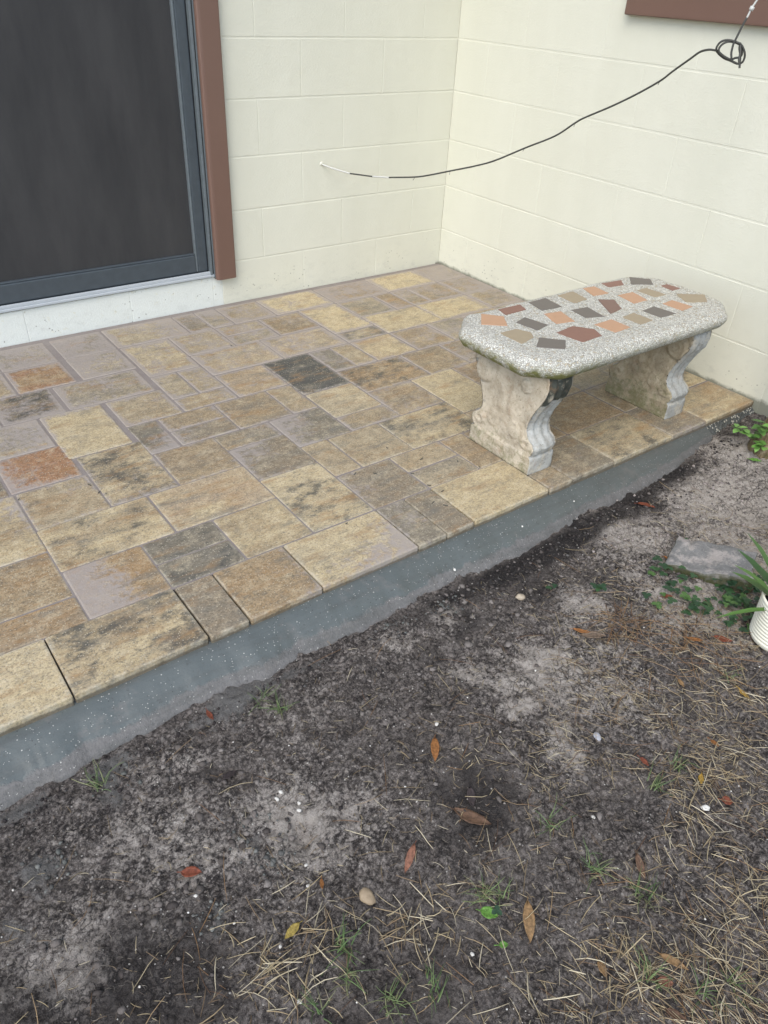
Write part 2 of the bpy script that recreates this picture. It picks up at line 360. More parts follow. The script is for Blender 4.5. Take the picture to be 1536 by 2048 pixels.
M = dict(paver=mat_paver(), sand=mat_sand(), wall=mat_wall(), soil=mat_soil(), mortar=mat_mortar(), agg=mat_aggregate(), cast=mat_cast(),
    screen=mat_screen(), footing=mat_footing(), oldblock=mat_old_block(),
    brown=mat_plain('brown_paint', (.15, .088, .066), .42, .45, 6, .08), alu=mat_plain('dark_aluminium', (.050, .062, .072), .45, .5, 30, .25),
    alu_worn=mat_plain('worn_grey_aluminium', (.115, .135, .145), .45, .5, 60, .3), black=mat_plain('gap_black', (.012, .012, .013), .6),
    sillwhite=mat_plain('white_threshold', (.40, .43, .45), .4, .4, 25, .08), curtain=mat_plain('grey_curtain', (.30, .28, .27), .9, .1, 8, .2),
    cable=mat_plain('black_cable', (.055, .055, .048), .5, .4, 60, .2), cablewhite=mat_plain('white_cable', (.50, .50, .47), .5, .4, 60, .1),
    pot=mat_plain('cream_pot', (.80, .77, .64), .35, .5, 20, .05), potdark=mat_plain('pot_groove', (.42, .38, .28), .5, .3, 20, .1),
    blackpot=mat_plain('black_plastic', (.018, .018, .019), .4, .5, 20, .1), bark=None, dark=mat_plain('dark_room', (.03, .03, .03), .9, .1),
    straw=mat_vcol('dry_straw', .75, 300, .3, 0), veg=mat_vcol('green_leaf', .5, 120, .35, .2, spec=.4), clod=mat_vcol('clod', .95, 220, .5, .8, spec=.2),
    stone=mat_vcol('pebble', .6, 160, .35, .5))
def mat_bark():
    t = NT('trunk_bark'); P = t.pos(); n = t.noise(t.mapv(P, (60, 60, 14)), 1, 6, .7)
    c = t.mix(t.ramp(n, [(.3, 0), (.7, 1)]), (.045, .032, .015), (.27, .21, .12))
    c = t.mix(t.ramp(t.noise(P, 45, 5, .7), [(.55, 0), (.7, .8)]), c, (.42, .37, .24))
    c = t.mix(t.ramp(t.noise(P, 28, 4), [(.55, 0), (.7, .6)]), c, (.07, .07, .02))
    t.bump(n, 1, .012); return t.out(c, .9)
M['bark'] = mat_bark()

# tile colours of the bench
TILE = {k: mat_plain('tile_'+k, c, .45, .4, 50, .10, .15) for k, c in dict(
    orange=(.41, .24, .142), red=(.20, .10, .072), taupe=(.125, .108, .092), buff=(.285, .228, .15), maroon=(.165, .097, .074)).items()}

# ------------------------------------------------------------------ ground
def axis(a, b, step, lo, hi):
    c = list(np.arange(a, b+step*.5, step)); s = step*2; v = a
    L = []
    while v > lo: v -= s; s *= 1.45; L.append(v)
    s = step*2; v = c[-1]; R = []
    while v < hi: v += s; s *= 1.45; R.append(v)
    return np.array(L[::-1]+c+R)
gx = axis(-2.95, 0.02, .0045, -80, 80); gy = axis(-3.05, -1.76, .0045, -80, 80)
X, Y = np.meshgrid(gx, gy)
LIGHT = [(-1.565, -2.223, .10, .75), (-1.483, -2.241, .07, .8), (-1.682, -2.163, .07, .6), (-1.662, -1.98, .06, .5), (-1.679, -2.303, .06, .8),
    (-.926, -2.078, .16, .75), (-.657, -2.044, .18, .7), (-.524, -2.097, .2, .7), (-1.041, -2.306, .15, .85), (-1.063, -2.245, .12, .8),
    (-1.344, -2.149, .09, .65), (-2.213, -2.197, .10, .55), (-2.182, -2.27, .12, .6), (-2.476, -2.076, .10, .45), (-2.593, -2.229, .12, .5),
    (-2.162, -2.167, .09, .4), (-2.423, -2.172, .11, .5), (-1.463, -2.329, .13, .5), (-1.613, -2.315, .08, .55), (-1.805, -1.946, .06, .5),
    (-1.659, -2.442, .07, .6), (-.30, -1.95, .12, .75), (-.75, -2.25, .2, .8), (-2.1, -2.05, .08, .3), (-2.35, -2.02, .08, .35)]
DAMP = [(-.834, -1.898, .09, .75), (-1.066, -1.902, .09, .75), (-1.481, -1.944, .10, .6), (-1.307, -1.936, .10, .7), (-1.632, -2.02, .07, .6),
    (-2.296, -2.073, .05, .5), (-1.916, -2.404, .10, .6), (-2.548, -2.361, .16, .55), (-2.674, -2.288, .12, .5), (-.63, -1.895, .08, .6),
    (-.222, -1.849, .07, .5), (-1.965, -2.232, .10, .35), (-1.22, -2.12, .10, .4), (-1.35, -2.02, .12, .5), (-1.75, -2.05, .08, .4), (-2.25, -2.6, .2, .4)]
def blobs(L, X, Y):
    wx = X+(fbm(X, Y, 9, 3, 90)-.5)*.16; wy = Y+(fbm(X, Y, 9, 3, 95)-.5)*.16; o = np.zeros_like(X)
    for a, b, r, s in L: o = np.maximum(o, s*np.exp(-((wx-a)**2+(wy-b)**2)/(r*r)))
    return o
def ground_z(X, Y):
    z = -.080+.022*(fbm(X, Y, 3.2, 3, 5)-.5)
    z = z+.034*sst(-.95, -.1, X)*sst(-2.5, -1.85, Y)
    near = ((X > -3.6) & (X < .6) & (Y < -1.74) & (Y > -3.6))
    n = .016*(fbm(X, Y, 17, 4, 21)-.5)+.026*(np.abs(fbm(X, Y, 34, 4, 31)-.5)-.1)+.009*(fbm(X, Y, 110, 3, 41)-.5)
    z = z+np.where(near, n, 0)
    z = z+.009*np.exp(-((Y+1.945+.03*(fbm(X, Y, 5, 2, 77)-.5))/.035)**2)*fbm(X, Y, 11, 3, 61)*sst(-.3, -.6, X)
    for a, b, r, dp in [(-2.218, -2.262, .030, .022), (-2.16, -2.21, .02, .01), (-1.95, -2.42, .06, .010), (-2.26, -2.09, .03, .01), (-.9, -1.93, .05, .012)]:
        z = z-dp*np.exp(-((X-a)**2+(Y-b)**2)/(r*r))
    # dug down beneath the paving
    z = np.where(Y > -1.80, -.115, z)
    return z
Zg = ground_z(X, Y)
ny_, nx_ = X.shape
idx = np.arange(nx_*ny_).reshape(ny_, nx_)
F = np.stack([idx[:-1, :-1], idx[:-1, 1:], idx[1:, 1:], idx[1:, :-1]], -1).reshape(-1, 4)
me = bpy.data.meshes.new('ground'); me.vertices.add(nx_*ny_); me.vertices.foreach_set('co', np.stack([X, Y, Zg], -1).astype(np.float32).ravel())
me.loops.add(F.size); me.loops.foreach_set('vertex_index', F.astype(np.int32).ravel())
me.polygons.add(len(F)); me.polygons.foreach_set('loop_start', np.arange(0, F.size, 4, dtype=np.int32)); me.polygons.foreach_set('loop_total', np.full(len(F), 4, np.int32))
me.update(calc_edges=True)
set_attr(me, 'sandy', blobs(LIGHT, X, Y).ravel()+.18*(fbm(X, Y, 4, 3, 8).ravel()))
set_attr(me, 'damp', (np.maximum(blobs(DAMP, X, Y), .85*np.exp(-((Y+1.945-.05*sst(-1.2, -.5, X))/.05)**2)*sst(-1.85, -1.55, X)*sst(-.35, -.6, X)*(.5+fbm(X, Y, 6, 3, 33)))).ravel())
set_attr(me, 'slurry', blobs([(-2.62, -2.06, .06, .75), (-2.43, -2.31, .035, .7), (-2.31, -2.21, .05, .55), (-2.44, -1.965, .05, .6), (-2.2, -1.93, .08, .55), (-2.66, -2.14, .05, .6)], X, Y).ravel()+(.9*np.exp(-((Y+1.935)/.028)**2)*fbm(X, Y, 8, 3, 99)*sst(-1.55, -1.8, X)).ravel())
ground = link('ground', me, M['soil'], None, True); ground['kind'] = 'structure'
def gz(x, y): return float(ground_z(np.array([[x]]), np.array([[y]]))[0, 0])

# ------------------------------------------------------------------ patio: joint sand + pavers
U = .0985; FY = -1.803
TO = dict(C=(.43, .365, .225), Y=(.41, .355, .235), T=(.255, .195, .115), O=(.255, .165, .075), B=(.165, .125, .085), G=(.150, .138, .118),
    K=(.085, .083, .076), R=(.235, .098, .034), P=(.33, .255, .175), E=(.30, .26, .185))
# x-left, x-right, j0, j1, tone a, tone b, stain, sand(dx,dy,offset)
PV = [(21,18,4,6,'C','P',.10,(0,0,-.3)), (18,16,2,5,'C','Y',.42,(0,0,-.3)), (20,18,2,4,'T','C',.12,(0,0,-.4)), (22,20,2,3,'G','K',.45,(0,0,-.3)),
 (22,20,3,4,'G','K',.35,(0,0,-.3)), (22,21,0,2,'B','G',.25,(0,0,-.5)), (21,19,0,2,'T','O',.28,(.9,0,-.15)), (25,22,0,2,'T','C',.47,(0,0,-.7)),
 (19,16,0,2,'C','Y',.25,(.9,-.9,.12)), (28,25,0,2,'C','Y',.05,(0,0,-.6)), (24,21,4,6,'T','C',.35,(0,0,-.3)), (24,22,2,4,'O','O',.05,(-1.5,-.3,.42)),
 (26,24,5,8,'C','T',.2,(.5,.2,-.1)), (26,24,3,5,'O','T',.2,(0,0,-.5)), (26,24,2,3,'B','O',.1,(0,0,-.3)),
 (20,18,6,8,'T','B',.2,(0,0,-.1)), (18,16,5,7,'G','B',.2,(-.6,.2,.1)), (18,16,7,8,'T','G',.1,(.4,0,.02)), (17,15,8,10,'B','T',.2,(0,0,-.1)),
 (19,17,8,9,'B','G',.3,(0,0,0)), (19,17,9,10,'T','B',.1,(0,0,0)), (20,19,8,10,'G','K',.35,(.3,-.9,.15)), (18,16,10,11,'T','E',.2,(0,0,.05)),
 (18,17,11,13,'E','E',.15,(-.3,0,.12)), (17,16,11,13,'T','E',.1,(0,0,.05)), (16,14,10,12,'T','P',.1,(0,0,-.02)), (15,14,8,10,'T','E',.15,(0,0,.0)),
 (16,14,6,8,'K','G',.35,(-.8,.2,.12)), (15,13,4,6,'T','E',.2,(0,0,-.25)), (16,15,4,6,'E','T',.1,(0,0,-.2)), (14,12,6,7,'T','G',.05,(0,0,.15)),
 (14,12,7,9,'Y','E',.1,(0,0,-.35)), (14,12,9,12,'K','G',.75,(0,0,-.35)), (16,13,12,14,'P','E',.05,(0,0,.05)), (13,10,12,14,'P','E',.05,(0,0,.12)),
 (16,14,14,16,'T','E',.05,(0,0,.08)), (14,12,14,15,'G','E',.05,(0,0,.2)), (14,12,15,16,'E','T',.05,(0,0,0)), (12,10,14,16,'B','T',.2,(0,0,-.1)),
 (14,13,16,18,'G','E',.05,(0,0,.2)), (15,14,16,18,'B','G',.1,(0,0,.05)), (13,11,16,18,'T','E',.05,(0,-.4,.12)), (11,8,16,18,'Y','Y',.05,(0,0,-.12)),
 (18,15,16,18,'E','E',.1,(.4,.3,.12)), (18,16,13,16,'E','Y',.05,(0,0,.02)), (21,18,12,14,'E','G',.05,(0,0,.1)), (22,20,14,16,'R','O',.05,(0,.3,-.1)),
 (20,18,14,16,'G','E',.15,(0,0,.28)), (20,18,16,18,'G','G',.05,(0,0,.3)), (22,20,16,18,'E','G',.05,(0,0,.3)), (24,22,16,18,'E','G',.05,(0,0,.15)),
 (24,22,14,16,'E','T',.05,(0,0,0)), (23,21,12,14,'T','G',.62,(0,-.5,.05)), (24,22,10,12,'G','E',.1,(.3,0,.32)), (24,22,8,10,'R','R',.15,(-.5,-.2,.08)),
 (22,20,9,12,'C','Y',.1,(0,.3,-.25)), (22,20,6,9,'T','Y',.46,(0,-.5,-.08)), (24,22,6,8,'E','T',.25,(0,0,-.05)), (20,18,10,12,'T','E',.1,(0,0,.02)),
 (10,8,10,12,'P','C',.1,(0,0,-.2)), (8,6,10,12,'B','T',.1,(0,0,.1)), (6,4,10,12,'E','G',.2,(0,0,.1)), (8,5,12,14,'Y','C',.2,(0,0,-.3)),
 (10,8,13,16,'Y','C',.15,(0,0,-.2)), (10,8,12,13,'G','Y',.5,(0,0,.05)), (8,6,14,16,'E','G',.3,(0,0,-.1)), (6,5,14,16,'B','O',.05,(0,0,.05)),
 (5,4,14,16,'G','T',.2,(0,0,.1)), (5,2,16,18,'Y','Y',.02,(0,0,-.2)), (4,2,14,16,'T','B',.1,(0,0,.05)), (5,2,12,14,'Y','C',.1,(.3,0,-.15)),
 (8,5,16,18,'G','O',.05,(0,.2,.3)), (2,0,14,16,'T','G',.1,(.4,0,.28)), (2,0,16,18,'G','E',.05,(0,0,.42)), (2,0,12,14,'T','G',.1,(.3,0,.15)),
 (12,9,8,10,'T','O',.5,(0,0,-.15)), (9,7,8,10,'B','T',.2,(0,0,-.05)), (7,5,8,10,'G','B',.1,(0,0,.15)), (10,8,5,8,'Y','C',.2,(0,0,-.35)),
 (8,6,6,8,'O','B',.1,(0,0,.0)), (12,11,10,12,'G','K',.2,(0,0,.05)), (11,10,10,12,'E','T',.05,(0,0,.02)), (12,10,6,8,'T','B',.02,(0,0,.08)),
 (13,10,4,6,'C','E',.45,(0,0,-.3)), (14,12,3,4,'E','T',.15,(0,0,-.1)), (14,12,2,3,'G','E',.25,(0,0,-.1)), (12,11,2,4,'B','T',.1,(0,0,-.1)),
 (16,14,2,4,'B','G',.2,(-.8,0,-.12)), (16,15,0,2,'G','G',.05,(-.2,.3,.2)), (15,14,0,2,'G','B',.2,(0,0,-.1)), (14,11,0,2,'C','C',.03,(0,0,-.45)),
 (11,10,0,2,'G','T',.1,(0,0,0)), (10,8,0,2,'G','B',.1,(0,0,.0)), (8,5,0,2,'Y','E',.42,(0,0,-.3)), (5,3,0,2,'G','B',.05,(0,0,.2)), (3,0,0,2,'O','Y',.05,(.5,.6,-.15)),
 (8,5,2,4,'B','O',.1,(0,0,-.1)), (11,8,2,4,'B','O',.1,(0,0,-.1)), (10,8,4,5,'P','Y',.1,(0,0,-.1))]
cells = {}
for q in PV:
    for i in range(q[1], q[0]):
        for j in range(q[2], q[3]): cells[(i, j)] = 1
rr = random.Random(3)
for j in range(0, 18):
    for i in range(0, 40):
        if (i, j) in cells: continue
        opts = [(3, 2), (2, 2), (2, 3), (2, 1), (1, 2), (1, 1)]
        a = rr.random()
        if a < .35: opts = [(2, 2)]+opts
        elif a < .5: opts = [(2, 3)]+opts
        for wd, ht in opts:
            if j+ht > 18 or i+wd > 40: continue
            if all((i+p, j+q) not in cells for p in range(wd) for q in range(ht)):
                for p in range(wd):
                    for q in range(ht): cells[(i+p, j+q)] = 1
                ta, tb = rr.choice(['CY', 'TE', 'TB', 'EG', 'OT', 'GK', 'BT', 'PC', 'YE'])
                PV.append((i+wd, i, j, j+ht, ta, tb, rr.uniform(0, .4), (0, 0, rr.uniform(-.3, .1)))); break
PX0 = -40*U
patio = box('patio', PX0-.0, -.004, FY+.012, -.004, -.09, -.0025, M['sand'])
bm = bmesh.new(); bm.from_mesh(patio.data)     # bed steps down under the front row, whose joints stand open
bm.clear()
yb = FY+1.96*U
for (y0, y1, z1) in ((FY+.012, yb, -.020), (yb, -.003, -.0022)):
    vs_ = [bm.verts.new(c) for c in ((PX0, y0, -.1), (-.003, y0, -.1), (-.003, y1, -.1), (PX0, y1, -.1), (PX0, y0, z1), (-.003, y0, z1), (-.003, y1, z1), (PX0, y1, z1))]
    for f in ((3, 2, 1, 0), (4, 5, 6, 7), (0, 1, 5, 4), (1, 2, 6, 5), (2, 3, 7, 6), (3, 0, 4, 7)): bm.faces.new([vs_[k] for k in f])
bm.to_mesh(patio.data); bm.free(); patio['kind'] = 'structure'; patio['label'] = 'paved patio of tan and grey concrete pavers with sanded joints'
pm_cache = {}
def paver_mesh(w, h):
    if (w, h) in pm_cache: return pm_cache[(w, h)]
    hw, hh = w*U/2-.0019, h*U/2-.0019; t, c = .045, .0030
    # softly worn arris: outer ring lower, inner ring at full height
    V = []; F = []
    def ring(ix, z, cut):
        a, b = hw-ix, hh-ix
        for sx, sy in ((-1, -1), (1, -1), (1, 1), (-1, 1)):
            for k in range(2):
                first = (k == 0)
                flip = (sx*sy > 0)
                if first == flip: V.append((sx*a, sy*(b-cut), z))
                else: V.append((sx*(a-cut), sy*b, z))
    ring(0, -t, .003); ring(0, -c, .003); ring(c*.35, -c*.3, .004); ring(c*1.3, 0, .005)
    for r in range(3):
        for k in range(8):
            k2 = (k+1) % 8; F.append((r*8+k, r*8+k2, r*8+8+k2, r*8+8+k))
    F.append(tuple(range(24, 32))); F.append(tuple(range(7, -1, -1)))
    m_ = bpy.data.meshes.new('paver'); m_.from_pydata(V, [], F); m_.update(); m_.materials.append(M['paver'])
    bm = bmesh.new(); bm.from_mesh(m_); bmesh.ops.recalc_face_normals(bm, faces=bm.faces[:]); bm.to_mesh(m_); bm.free()
    pm_cache[(w, h)] = m_; return m_
for q in PV:
    xl, xr, j0, j1, ta, tb, stn, sd_ = q
    o = bpy.data.objects.new('paver', paver_mesh(xl-xr, j1-j0)); col.objects.link(o); o.parent = patio
    cx = -(xl+xr)/2*U; cy = FY+(j0+j1)/2*U
    if cx < -1.85 and cy > -1.0: cx -= .022*min(1, (-1.85-cx)/.1)*min(1, (cy+1.0)/.3)      # the bond creeps near the door
    o.location = (cx+rr.uniform(-.0012, .0012), cy+rr.uniform(-.0012, .0012), rr.uniform(-.0012, .0008) if j0 > 1 else rr.uniform(-.001, .0015))
    o.rotation_euler = (rr.uniform(-.004, .004), rr.uniform(-.004, .004), rr.uniform(-.006, .006))
    v = rr.uniform(.92, 1.06)
    def tn(k):
        c = np.array(TO[k]); g_ = c.mean(); c = c*.88+g_*.12; return [float(q)*v*k_ for q, k_ in zip(c*.94+np.array((.25, .215, .16))*.06, (1.40, 1.29, 1.12))]
    o.color = (*tn(ta), 1); o['tone'] = tn(tb); o['stain'] = float(stn); o['sand'] = [float(s) for s in sd_]

# ------------------------------------------------------------------ kerb of wet mortar, footing
def kerb():
    xs = np.arange(-3.9, -.29, .006); prof = np.linspace(0, 1, 26)
    XX, TT = np.meshgrid(xs, prof, indexing='ij')
    w = np.interp(xs, [-3.9, -2.65, -2.2, -1.6, -1.3, -.9, -.5, -.29], [.115, .112, .108, .102, .095, .085, .065, .035])
    w = w*(1+.30*(fbm(xs, xs*0, 4, 3, 3)-.5)+.34*(fbm(xs, xs*0, 13, 4, 9)-.5))
    zt = -.022+.006*(fbm(xs, xs*0, 5, 2, 13)-.5); zb = np.array([gz(a, FY-b) for a, b in zip(xs, w)])-.004; zb = np.convolve(np.pad(zb, 20, 'edge'), np.ones(41)/41, 'valid')
    YY = FY+.018-TT*(w[:, None]+.018)
    # slumped bank: nearly flat shoulder, then a rounded fall
    s = TT**1.55
    ZZ = zt[:, None]*(1-s)+zb[:, None]*s+.004*np.sin(TT*PI)
    ZZ += .0035*(fbm(XX, YY, 26, 4, 51)-.5)*np.sin(TT*PI)+.006*(fbm(XX, YY, 40, 4, 55)-.5)*sst(.55, .8, TT)
    ZZ[:, -1] -= .012
    n, m = XX.shape; id_ = np.arange(n*m).reshape(n, m)
    F = np.stack([id_[:-1, :-1], id_[:-1, 1:], id_[1:, 1:], id_[1:, :-1]], -1).reshape(-1, 4)
    V = np.stack([XX, YY, ZZ], -1).reshape(-1, 3)
    # underside closes the body
    nb = len(V); V2 = []; F2 = F.tolist()
    for i in range(n):
        V2.append((xs[i], FY+.018, -.12)); V2.append((xs[i], FY-w[i], -.12))
    for i in range(n-1):
        a = nb+2*i
        F2 += [(a, a+1, a+3, a+2), (int(id_[i, 0]), a, a+2, int(id_[i+1, 0])), (int(id_[i, -1]), int(id_[i+1, -1]), a+3, a+1)]
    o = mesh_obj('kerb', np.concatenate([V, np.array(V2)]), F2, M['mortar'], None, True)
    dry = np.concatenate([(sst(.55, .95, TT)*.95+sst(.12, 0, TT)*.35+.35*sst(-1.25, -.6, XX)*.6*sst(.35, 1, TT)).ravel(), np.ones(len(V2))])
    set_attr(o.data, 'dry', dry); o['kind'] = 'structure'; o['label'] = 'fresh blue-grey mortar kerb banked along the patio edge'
kerb()
def footing():
    xs = np.arange(-.36, .0, .006); tt = np.linspace(0, 1, 16); XX, TT = np.meshgrid(xs, tt, indexing='ij')
    w = .045+.02*(fbm(xs, xs*0, 14, 3, 4)-.5); YY = FY+.012-TT*(w[:, None]+.012); ZZ = -.018-.06*TT**1.3+.006*(fbm(XX, YY, 40, 3, 8)-.5)
    n, m = XX.shape; id_ = np.arange(n*m).reshape(n, m)
    F = np.stack([id_[:-1, :-1], id_[:-1, 1:], id_[1:, 1:], id_[1:, :-1]], -1).reshape(-1, 4)
    o = mesh_obj('concrete_footing', np.stack([XX, YY, ZZ], -1).reshape(-1, 3), F.tolist(), M['footing'], None, True); o['kind'] = 'structure'
footing()

# ------------------------------------------------------------------ block walls
A0, BH, BL = .1734, .203, .406
rr0 = random.Random(5)
def wall(name, label, axis_, length, odd_off, hole=None):
    root = empty(name); tag(root, label, 'wall')
    def P(s, d, z): return (-s, d, z) if axis_ == 'x' else (d, -s, z)      # s along the wall, d into the wall
    def slab(nm, s0, s1, z0, z1, d0, d1, mat, bev):
        bm = bmesh.new(); bmesh.ops.create_cube(bm, size=1)
        for v in bm.verts:
            v.co = Vector(P(s0+(v.co.x+.5)*(s1-s0), d0+(v.co.y+.5)*(d1-d0), z0+(v.co.z+.5)*(z1-z0)))
        bmesh.ops.recalc_face_normals(bm, faces=bm.faces[:])
        if bev: bmesh.ops.bevel(bm, geom=bm.edges[:], offset=bev, segments=2, affect='EDGES', profile=.5)
        return bm_obj(nm, bm, mat, root)
    st = .19 if axis_ == 'y' else 0
    def bed(s0, s1, z0, z1): slab('mortar_bed', s0, s1, z0, z1, .0010, .19, M['wall'], 0)
    segs = [(0, length, -.13, 2.5)]
    if hole:
        a, b, z0, z1 = hole; segs = [(0, a, -.13, 2.5), (a, b, -.13, z0-.004), (a, b, z1, 2.5), (b, length, -.13, 2.5)]
    for k, (s0, s1, z0, z1) in enumerate(segs):
        if axis_ == 'x' and s0 == 0: s0 = -.2
        bed(s0, s1, z0, z1)
    gh, gv = .0022, .0007
    for r in range(0, 9):
        z0 = -.13 if r == 0 else A0+(r-1)*BH; z1 = A0+r*BH
        s = 0.0; first = odd_off if r % 2 else .406-odd_off+.0
        cuts = [0]; c = (.2 if (r % 2) == odd_off else .406)
        while c < length: cuts.append(c); c += BL
        cuts.append(length)
        for a, b in zip(cuts, cuts[1:]):
            parts = [(a, b, z0, z1)]
            if hole:
                h0, h1, hz0, hz1 = hole; parts = []
                if z1 <= hz0 or z0 >= hz1 or b <= h0 or a >= h1: parts = [(a, b, z0, z1)]
                else:
                    if a < h0: parts.append((a, h0, z0, z1))
                    if b > h1: parts.append((h1, b, z0, z1))
                    if z0 < hz0: parts.append((max(a, h0), min(b, h1), z0, hz0))
            for (pa, pb, pz0, pz1) in parts:
                if pb-pa < .03: continue
                slab('block', pa+gv, pb-gv, pz0+gh, pz1-gh, rr0.uniform(-.0004, .0004), .05, M['wall'], .0022)
    slab('upper_wall', 0.001, length, A0+8*BH+gh, 2.5, 0.0005, .05, M['wall'], .002) if not hole else None
    return root
wall('block_wall', 'cream painted block wall holding the dark sliding door', 'x', 5.2, 1, (1.262, 3.25, .125, 2.12))
wall('block_wall', 'cream painted block wall rising behind the stone bench', 'y', 4.2, 0)

# ------------------------------------------------------------------ sliding screen door
door = empty('sliding_door', (-2.2, 0, .125)); tag(door, 'dark sliding patio door with insect screen above white threshold', 'door')
def db(name, x0, x1, y0, y1, z0, z1, mat, parent=door, bev=.002): 
    o = box(name, x0+2.2, x1+2.2, y0, y1, z0-.125, z1-.125, mat, parent, bev); return o
db('threshold', -3.25, -1.252, -.010, .12, .127, .138, M['sillwhite'], bev=.003)
db('threshold_track', -3.25, -1.262, -.006, .004, .138, .150, M['sillwhite'], bev=.002)
db('threshold_track', -3.25, -1.262, .016, .022, .138, .152, M['alu'], bev=.001)
db('jamb', -1.272, -1.2625, -.012, .16, .1385, 2.118, M['alu_worn'], bev=.002)
db('gap_strip', -1.276, -1.272, .010, .05, .1385, 2.11, M['black'], bev=0)  # black strip added to paint the shade of the gap beside the stile
stile = db('screen_stile', -1.318, -1.277, .004, .034, .153, 2.10, M['alu'], bev=.004)
db('stile_bead', -1.327, -1.3182, .007, .028, .153, 2.10, M['alu_worn'], bev=.003)
db('screen_rail', -3.2, -1.3275, .005, .034, .153, .222, M['alu'], bev=.004)
db('rail_bead', -3.2, -1.3275, .009, .030, .2222, .229, M['alu'], bev=.003)
db('screen_stile', -2.50, -2.44, .005, .034, .2292, 2.10, M['alu'], bev=.004)
db('head', -3.25, -1.2625, -.012, .16, 2.1, 2.119, M['alu'], bev=.002)
scr = mesh_obj('screen', [(-2.438+2.2, .020, .229-.125), (-1.327+2.2, .020, .229-.125), (-1.327+2.2, .020, 2.1-.125), (-2.438+2.2, .020, 2.1-.125)], [(0, 1, 2, 3)], M['screen'], door)
db('fixed_panel', -3.24, -2.501, .04, .05, .229, 2.10, M['alu'], bev=0)
# drapes hang behind the screen
cx_ = np.linspace(-3.2, -1.30, 240); cv = []; cf = []
for x in cx_:
    y = .115+.016*math.sin(x*46+2*math.sin(x*7))+.008*math.sin(x*97)
    cv += [(x+2.2, y, .16-.125), (x+2.2, y+.004, 2.08-.125)]
for i in range(len(cx_)-1): cf.append((2*i, 2*i+2, 2*i+3, 2*i+1))
dr = mesh_obj('drape', cv, cf, M['curtain'], door, True)
db('back_board', -3.25, -1.2625, .17, .18, .139, 2.1, M['dark'], bev=0)
tr = empty('door_casing', (-1.208, 0, .118)); tag(tr, 'brown painted casing board beside the dark sliding door', 'trim')
bm = bmesh.new(); prof = [(-.045, 0.0005), (-.045, -.020), (-.043, -.025), (-.038, -.029), (-.030, -.0305), (.038, -.0305), (.0425, -.029), (.0445, -.025), (.0445, .0005)]
lo = [bm.verts.new((x, y, .006*math.sin((x+.045)*35) if False else -.004*math.cos(x*30))) for x, y in prof]; hi = [bm.verts.new((x, y, 2.1)) for x, y in prof]
for i in range(len(prof)): j = (i+1) % len(prof); bm.faces.new((lo[i], lo[j], hi[j], hi[i]))
bm.faces.new(lo[::-1]); bm.faces.new(hi); bmesh.ops.recalc_face_normals(bm, faces=bm.faces[:])
bm_obj('board', bm, M['brown'], tr)
box('corner_bead', -.0495, -.0452, -.014, .0005, .004, 2.1, M['alu_worn'], tr, .001)

# ------------------------------------------------------------------ brown window surround on the right wall
win = empty('window', (0, -1.6, 1.13)); tag(win, 'window with dark brown surround high on the wall behind the bench', 'window')
box('apron_board', -.030, .0005, -.62, .702, -.004, .085, M['brown'], win, .006, 3)
box('side_casing', -.028, .0005, .615, .70, .0855, 1.1, M['brown'], win, .004)
box('side_casing', -.028, .0005, -.62, -.535, .0855, 1.1, M['brown'], win, .004)
box('pane', -.010, -.004, -.534, .614, .086, 1.1, mat_plain('window_glass', (.05, .06, .065), .08, .6, 4, .1), win)

# ------------------------------------------------------------------ cable
cab = empty('coaxial_cable', (-.715, 0, .526)); tag(cab, 'black cable drooping from the wall hole to a knotted coil', 'cable')
CO = Vector((-.715, 0, .526))
CP = [(-0.7153, 0.004, 0.5256), (-0.696, -0.0368, 0.517), (-0.6503, -0.1216, 0.5055), (-0.5995, -0.2141, 0.5072), (-0.5637, -0.2814, 0.5134), (-0.5105, -0.3864, 0.5312), (-0.4817, -0.446, 0.5479), (-0.4461, -0.5248, 0.575), (-0.4061, -0.6231, 0.6084), (-0.3781, -0.7007, 0.6401), (-0.3441, -0.8148, 0.7009), (-0.3178, -0.9272, 0.7575), (-0.3083, -1.0003, 0.8097), (-0.3041, -1.0365, 0.8319), (-0.2948, -1.1263, 0.8757), (-0.2914, -1.2137, 0.9217), (-0.2947, -1.2986, 0.9709), (-0.3009, -1.3401, 1.0012), (-0.3107, -1.3971, 1.0396), (-0.3171, -1.4291, 1.0604), (-0.3195, -1.4583, 1.0686), (-0.3207, -1.4823, 1.0688)]
COIL = [(-0.3205, -1.4825, 1.0694), (-0.3116, -1.4909, 1.0597), (-0.3005, -1.5042, 1.0509), (-0.2904, -1.5181, 1.0466), (-0.2797, -1.5364, 1.0405), (-0.2747, -1.547, 1.0458), (-0.2755, -1.5498, 1.0593), (-0.2807, -1.5465, 1.0732), (-0.2896, -1.5371, 1.0875), (-0.2995, -1.5259, 1.093), (-0.31, -1.5116, 1.0962), (-0.3175, -1.4996, 1.0952), (-0.3224, -1.4893, 1.089), (-0.3233, -1.4836, 1.0777), (-0.3196, -1.4838, 1.0679), (-0.311, -1.4916, 1.0608), (-0.3002, -1.5043, 1.0542), (-0.2912, -1.5164, 1.0486), (-0.2843, -1.5273, 1.054), (-0.2797, -1.5376, 1.0571), (-0.2802, -1.5413, 1.0673), (-0.2877, -1.534, 1.0851), (-0.2983, -1.5228, 1.0917), (-0.3102, -1.5087, 1.0927), (-0.319, -1.498, 1.0865), (-0.3229, -1.4925, 1.0763), (-0.321, -1.4933, 1.0665), (-0.3104, -1.5057, 1.0566), (-0.299, -1.5181, 1.05), (-0.2892, -1.5282, 1.0442), (-0.2802, -1.5381, 1.0406), (-0.277, -1.5401, 1.0452), (-0.2782, -1.5366, 1.0614), (-0.2827, -1.5309, 1.0772), (-0.2859, -1.53, 1.0912)]
